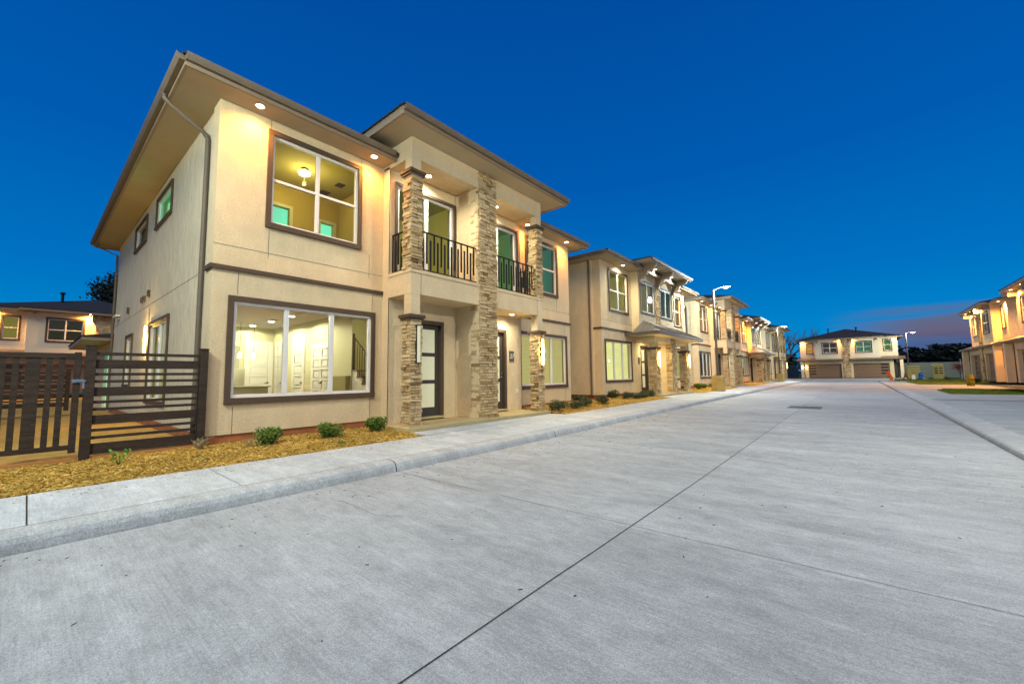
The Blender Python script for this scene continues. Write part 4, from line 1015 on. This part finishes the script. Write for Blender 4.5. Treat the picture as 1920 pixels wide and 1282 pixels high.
for k in range(7):
    an = k*.9; top = Vector((math.cos(an)*.07, math.sin(an)*.09, .08+.03*(k % 3)))
    st.tube([(0, 0, -.01), tuple(top*.6), tuple(top)], [.004, .003, .002], 5)
    for j in range(7): q.t = rg.uniform(.3, .95); leaf(q, top+Vector((rg.gauss(0, .02), rg.gauss(0, .02), rg.gauss(0, .015))), rg.uniform(.018, .034), rg, 1.2)
q.build('leaves', None, o); st.build('stem', None, o); o.scale = (.95, .95, 1.25)
q = MB(); q.use(weed_m); rg = random.Random(12)
for j in range(40): q.t = rg.uniform(.1, .5); leaf(q, (rg.gauss(0, .04), rg.gauss(0, .04), .03+rg.random()*.03), .02, rg, 1)
tag(q.build('seedling', None, loc=(-7.45, 3.85, .17)), 'tiny seedling in the mulch near the sidewalk edge', 'plant')
q = MB(); rg = random.Random(8)
for k in range(26):
    an = rg.uniform(0, 6.28); l = rg.uniform(.10, .24); d = Vector((math.cos(an)*.10, math.sin(an)*.12, l)); q.tube([(0, 0, 0), tuple(d*.5+Vector((rg.gauss(0, .012), rg.gauss(0, .012), 0))), tuple(d)], [.010, .007, .003], 5)
    e = d*.6; q.tube([tuple(e), tuple(e+Vector((rg.gauss(0, .05), rg.gauss(0, .06), .07)))], [.006, .003], 5)
tag(q.build('dry_shrub', dry_m, loc=(-8.75, 1.98, .2)), 'dead bare twigs of a shrub at the foot of the fence post', 'shrub')
q = MB(); rg = random.Random(9)
for k in range(22):
    an = rg.uniform(0, 6.28); l = rg.uniform(.12, .26); q.tube([(0, 0, 0), (math.cos(an)*.06, math.sin(an)*.06, l*.7), (math.cos(an)*.16, math.sin(an)*.16, l*.75)], [.003, .0025, .001], 4)
tag(q.build('grass_tuft', dry_m, loc=(-8.35, 2.62, .19)), 'dry grass tuft leaning out beside the first green shrub', 'grass')

def bare_tree(name, loc, h, seed, label, group=None, lm=None, leaves=0, ls=.12, spread=.5, m=None):
    o = empty(name, loc, label=label, cat='tree', group=group); rg = random.Random(seed); t = MB(); t.use(m or bark_m); tips = []
    def grow(p, d, l, r_, lev):
        n = 3; pts = [p]; 
        for k in range(n):
            d = (d+Vector((rg.gauss(0, .16), rg.gauss(0, .16), rg.gauss(0, .06)+.05))).normalized(); p = p+d*l/n; pts.append(p)
        t.tube([tuple(q) for q in pts], [r_*(1-.45*k/n) for k in range(n+1)], 6 if lev < 2 else 4, False)
        tips.append(p) if lev > 1 else None
        if lev < 5:
            for k in range(3 if lev < 3 else 2):
                nd = (d*.8+Vector((rg.gauss(0, spread), rg.gauss(0, spread), rg.uniform(-.05, .45)))).normalized(); grow(pts[rg.choice((2, 3))] if k else p, nd, l*rg.uniform(.62, .8), r_*.58, lev+1)
    grow(Vector((0, 0, -.1)), Vector((0, 0, 1)), h*.28, h*.03, 0)
    t.build('trunk', None, o)
    if leaves:
        q = MB(); q.use(lm)
        for k in range(leaves):
            c = rg.choice(tips); q.t = max(.02, min(.98, rg.gauss(.45, .22))); leaf(q, c+Vector((rg.gauss(0, ls*2.4), rg.gauss(0, ls*2.4), rg.gauss(0, ls*2))), ls*rg.uniform(.6, 1.3), rg)
        q.build('crown', None, o)
    return o
TG = 'bare winter trees behind the end of the row'
bare_tree('bare_tree', (-11.2, 98, .2), 13.5, 21, 'tallest bare tree, right behind the last house of the row', TG)
bare_tree('bare_tree', (-6.6, 106, .2), 12.5, 22, 'bare tree leaning over the roof of the garage house', TG)
bare_tree('bare_tree', (-15.5, 96, .2), 11, 23, 'bare tree farthest left, half hidden by the row', TG)
q = MB(); 
bare_tree('leafy_tree', (-64, 6.1, .2), 16.5, 34, 'dark leafy tree above the roof behind the nearest house', None, fir_m, 6000, .26, spread=.26).scale = (.62, .62, 1)
def dark_tree(loc, h, w, seed, label, n=4200, group='dark trees at the end of the street'):
    o = empty('dark_tree', loc, label=label, cat='tree', group=group); rg = random.Random(seed); q = MB(); q.use(fir_m)
    lumps = [(Vector((rg.gauss(0, w*.42), rg.gauss(0, w*.3), h*rg.uniform(.25, .85))), rg.uniform(.16, .32)*w) for _ in range(26)]
    for k in range(n):
        c, s = rg.choice(lumps); d = Vector((rg.gauss(0, 1), rg.gauss(0, 1), rg.gauss(0, 1))).normalized()*(rg.random()**.4)*s; p = c+d
        if p.z > h: p.z = h-rg.random()*.5
        q.t = max(.02, min(.98, rg.gauss(.4, .22))); leaf(q, (p.x, p.y, max(.2, p.z)), w*.045*rg.uniform(.7, 1.7), rg)
    q.build('crown', None, o); t = MB(); t.tube([(0, 0, -.2), (.1, 0, h*.3), (.0, .1, h*.7)], [h*.03, h*.022, h*.008], 7)
    for k in range(7): c = lumps[k][0]; t.tube([(0, 0, h*.3), tuple(c*.6+Vector((0, 0, h*.1))), tuple(c)], [h*.014, h*.009, h*.004], 5)
    t.build('trunk', bark_m, o); return o
for a in [((7, 128, .2), 3.9, 6, 41, 'low dark tree just right of the far street lamp'), ((12.5, 126, .2), 4.3, 7, 42, 'second dark tree from the far lamp, rising to the right'), ((19, 124, .2), 6.6, 11, 43, 'tall dark tree behind the red leaved sapling'), ((27, 122, .2), 8.6, 13, 44, 'tallest dark tree, partly behind the house on the right'), ((-24, 112, .2), 7.5, 9, 45, 'dark tree low behind the bare winter trees'), ((-15, 118, .2), 5.5, 9, 46, 'dark bushy tree under the bare winter branches')]: dark_tree(*a)

# ------------------------------------------------------------------ street lamps
pole_m = mat('galvanised_pole', (.12, .10, .08), .5, metal=.4, noise=(4, .1, ONE)); ped_m = mat('weathered_concrete', (.42, .30, .10), .9, noise=[(2.5, .18, ONE), (30, .1, ONE)], bump=(25, .3, ONE))
def street_lamp(loc, label, top, side=1, energy=1700, color=(.84, .96, 1.0), ped=True, z0=0):
    o = empty('street_lamp', loc, label=label, cat='street lamp', group='street lamps')
    zb = 1.02 if ped else .0
    if ped: m = MB(); m.box(-.34, .34, -.34, .34, -.15, 1.0); m.build('pedestal', ped_m, o, bevel=.02)
    m = MB(); m.box(-.17, .17, -.17, .17, zb-.02, zb+.03); m.tube([(0, 0, zb), (0, 0, top)], [.085, .055], 12); m.build('pole', pole_m, o)
    m = MB(); m.tube([(0, 0, top-.12), (side*.25, 0, top+.02), (side*.55, 0, top+.06)], .03, 8); m.build('arm', pole_m, o)
    m = MB(); a, b = sorted((side*.5, side*1.05)); m.hexa([(a, -.13, top+.03), (b, -.13, top+.03), (b, .13, top+.03), (a, .13, top+.03), (a+.04, -.10, top+.12), (b-.04, -.10, top+.12), (b-.04, .10, top+.12), (a+.04, .10, top+.12)])
    h = m.build('lamp_head', pole_m, o, bevel=.015)
    m = MB(); m.lathe((side*.78, 0, top-.055), [(.02, 0), (.10, .02), (.13, .055), (.13, .082)], 16); m.build('lamp_lens', lamp_m, h)
    point(o, (side*.78, 0, top-.22), energy, color, .16)
    return o
street_lamp((-7.0, 29.2, .16+g(29)), 'nearest street lamp in view, on a square concrete base by the third house', 6.75)
street_lamp((-7.0, 57.3, .16+g(57)), 'farther street lamp on the kerb side, before the last house', 6.5)
street_lamp((5.55, 80, .1+g(80)), 'street lamp at the right end of the garage house facing us', 6.35, ped=False, color=(.97, 1, .86))
street_lamp((-7.0, -2.3, .16), 'street lamp on the kerb side just left of the picture, before the gate', 6.75, energy=1500, color=(.88, 1, .92))
street_lamp((4.6, 8.5, .09), 'added street lamp out of view right of the road, to light the house fronts', 6.8, side=-1, energy=1600, color=(1, .93, .74))  # unseen lamp added to brighten the house fronts

# ------------------------------------------------------------------ things on and beside the road
iron_m = mat('cast_iron', (.13, .13, .125), .6, metal=.5, noise=(20, .2, ONE), bump=(40, .4, ONE))
o = empty('drain_grate', (-1.62, 19.2, g(19.2)), label='dark square drain grate in the middle of the road', cat='drain')
m = MB(); e = .52
m.box(-e, e, -e, -e+.06, -.02, .012); m.box(-e, e, e-.06, e, -.02, .012); m.box(-e, -e+.06, -e+.06, e-.06, -.02, .012); m.box(e-.06, e, -e+.06, e-.06, -.02, .012); m.build('frame', iron_m, o)
m = MB(); 
for k in range(9): m.box(-e+.07, e-.07, -e+.08+.105*k, -e+.13+.105*k, -.02, .010)
m.box(-.02, .02, -e+.062, e-.062, -.02, .006); m.build('grate_bars', iron_m, o)
m = MB(); m.lathe((0, 0, 0), [(.34, .002), (.34, .012), (.31, .014), (.30, .008), (.02, .009)], 28)
tag(m.build('manhole_cover', iron_m, loc=(1.58, 8.72, 0)), 'round iron manhole cover by the kerb at the right edge', 'manhole cover')
# far right corner: the small things by the lawn
or_m = mat('safety_orange', (.75, .13, .012), .6); blue_m = mat('blue_plastic', (.01, .13, .42), .5); yel_m = mat('yellow_drum', (.15, .135, .01), .6, noise=(4, .15, ONE)); box_m = mat('khaki_cabinet', (.44, .36, .12), .6, noise=(3, .08, ONE)); pink_m = mat('brick_red', (.26, .08, .05), .8)
yy = 70.0
o = empty('traffic_cone', (3.14, 68.5, g(68.5)+.05), label='orange traffic cone standing upside down on another at the kerb end', cat='traffic cone')
m = MB(); m.box(-.22, .22, -.22, .22, 0, .04); m.lathe((0, 0, .04), [(.17, 0), (.13, .3), (.10, .45)], 12); m.build('base_cone', or_m, o)
m = MB(); m.tube([(0, 0, .4), (-.12, 0, .62), (-.34, 0, 1.12)], [.10, .15, .22], 10); m.build('tilted_cone', or_m, o)
def cabinet(loc, w, d, h, label, slots=False):
    o = empty('utility_cabinet', loc, label=label, cat='utility cabinet', group='khaki utility cabinets')
    m = MB(); m.box(-w/2, w/2, -d/2, d/2, 0, h); m.build('body', box_m, o, bevel=.02)
    m = MB(); m.hexa([(-w/2-.06, -d/2-.06, h+.002), (w/2+.06, -d/2-.06, h+.002), (w/2+.06, d/2+.06, h+.002), (-w/2-.06, d/2+.06, h+.002), (-w/2+.1, -d/2+.1, h+.14), (w/2-.1, -d/2+.1, h+.14), (w/2-.1, d/2-.1, h+.14), (-w/2+.1, d/2-.1, h+.14)]); m.build('lid', box_m, o)
    m = MB(); m.use(box_m); m.box(-w*.10, w*.42, -d/2-.03, -d/2-.002, .1, h-.12); m.build('door', None, o, bevel=.01)
    m = MB()
    if slots:
        for i in range(2):
            for k in range(3): m.box(-w*.36+i*w*.42, -w*.06+i*w*.42, -d/2-.05, -d/2-.031 if i else -d/2-.002, .75+.3*k, .87+.3*k)
    else: m.box(-w*.02, w*.02, -d/2-.05, -d/2-.031, h*.5, h*.56)
    m.build('louvre' if slots else 'door_handle', black_m, o)
    return o
cabinet((5.45, 73, g(73)+.05), 1.15, 1.3, 1.62, 'khaki cabinet with a plain door beside the garage house')
cabinet((7.45, 71, g(71)+.05), .95, .8, 1.75, 'khaki cabinet with rows of dark slots, nearer the red sapling', True)
o = empty('sawhorse', (4.42, 68.5, g(68.5)+.17), label='brick red sawhorse on the lawn beside the garage house porch', cat='sawhorse')
for s_ in (-.35, .35):
    for x in (-.2, .2): m = MB(); m.tube([(x, s_, 0), (x*.1, s_, .72)], .04, 6); m.build('leg', pink_m, o)
m = MB(); m.box(-.06, .06, -.5, .5, .68, .78); m.build('beam', pink_m, o)
o = empty('folding_sign', (5.1, 68.6, g(68.6)+.17), label='small white folding sign on the lawn, between sawhorse and blue drum', cat='sign')
m = MB(); m.hexa([(-.17, -.12, 0), (.17, -.12, 0), (.17, -.10, 0), (-.17, -.10, 0), (-.14, -.01, .55), (.14, -.01, .55), (.14, .01, .55), (-.14, .01, .55)]); m.hexa([(-.17, .10, 0), (.17, .10, 0), (.17, .12, 0), (-.17, .12, 0), (-.14, .012, .55), (.14, .012, .55), (.14, .03, .55), (-.14, .03, .55)]); m.build('boards', inwhite_m, o)
o = empty('water_drum', (5.72, 68.6, g(68.6)+.17), label='blue plastic drum standing on the lawn', cat='drum')
m = MB(); m.lathe((0, 0, 0), [(.20, 0), (.23, .04), (.23, .3), (.21, .32), (.21, .36), (.23, .38), (.22, .66), (.16, .72)], 16); m.build('body', blue_m, o, smooth=True); m = MB(); m.lathe((0, 0, .722), [(.16, 0), (.15, .12), (.05, .15)], 14); m.build('lid', mat('dark_blue', (.01, .05, .14), .5), o)
o = empty('yellow_barrel', (6.55, 46.5, .22), label='yellow barrel at the corner of the house on the right', cat='barrel')
m = MB(); m.lathe((0, 0, 0), [(.20, 0), (.22, .05), (.22, .26), (.235, .28), (.22, .30), (.22, .52), (.235, .54), (.22, .56), (.21, .80)], 18); m.build('body', yel_m, o, smooth=True); m = MB(); m.lathe((0, 0, .80), [(.215, 0), (.215, .03), (.10, .05)], 18); m.build('lid', yel_m, o)
o = bare_tree('red_sapling', (8.9, 68.5, g(68)+.15), 2.6, 51, 'young red leaved tree tied to a pale stake on the lawn', None, red_m, 900, .07)
m = MB(); m.tube([(.12, -.05, -.1), (.12, -.05, 2.3)], .035, 6); m.build('stake', tan_stake, o)
fg_m = mat('grey_board_fence', (.13, .15, .13), .85, noise=[(2, .15, (.3, 1, 6)), (14, .1, ONE)])
def board_fence(x0, x1, y, z, h, label):
    o = empty('board_fence', (x0, y, z), label=label, cat='fence', group='long board fences behind the lawn'); m = MB(); L = x1-x0
    for k in range(7): m.box(0, L, -.02, .02, .05+h*k/7, .05+h*(k+1)/7-.012)
    m.build('boards', fg_m, o); 
    for k in range(int(L/2.4)+1): p = MB(); p.box(k*2.4-.05, k*2.4+.05, .022, .12, -.1, h+.08); p.build('post', fg_m, o)
board_fence(5.6, 24, 88.5, .4, 2.3, 'long grey board fence behind the khaki cabinets and the red sapling')
board_fence(-24, -8.3, 92, .3, 2.1, 'short grey fence in the dark left of the garage house')
for k, (x, y, s, lab) in enumerate([(7.9, 68.5, 1.2, 'low green shrub on the lawn left of the red sapling'), (8.3, 56.6, 1.5, 'round shrub on the second lawn strip before the garage'), (7.4, 46.9, .9, 'small shrub just right of the yellow barrel'), (8.2, 37.6, 1.6, 'ochre shrub at the far right end of the nearest lawn')]):
    c = copy_tree(P1 if k < 3 else P2); c.location = (x, y, .15+g(y)); c.scale = (s, s, s*.8); c['label'] = lab; c['group'] = 'shrubs on the right hand lawns'
# hills far behind
q = MB(); rg = random.Random(2); prev = None
for k in range(61):
    an = R(-70)+R(140)*k/60; d = 420; h = 7+4*math.sin(k*.4)+rg.uniform(-1, 1.5); x, y = math.sin(an)*d, math.cos(an)*d
    cur = ((x, y, -1), (x*1.05, y*1.05, h*.8), (x*1.2, y*1.2, h))
    if prev: q.face([prev[0], cur[0], cur[1], prev[1]]); q.face([prev[1], cur[1], cur[2], prev[2]])
    prev = cur
o = q.build('hills', fir_m); o['kind'] = 'structure'
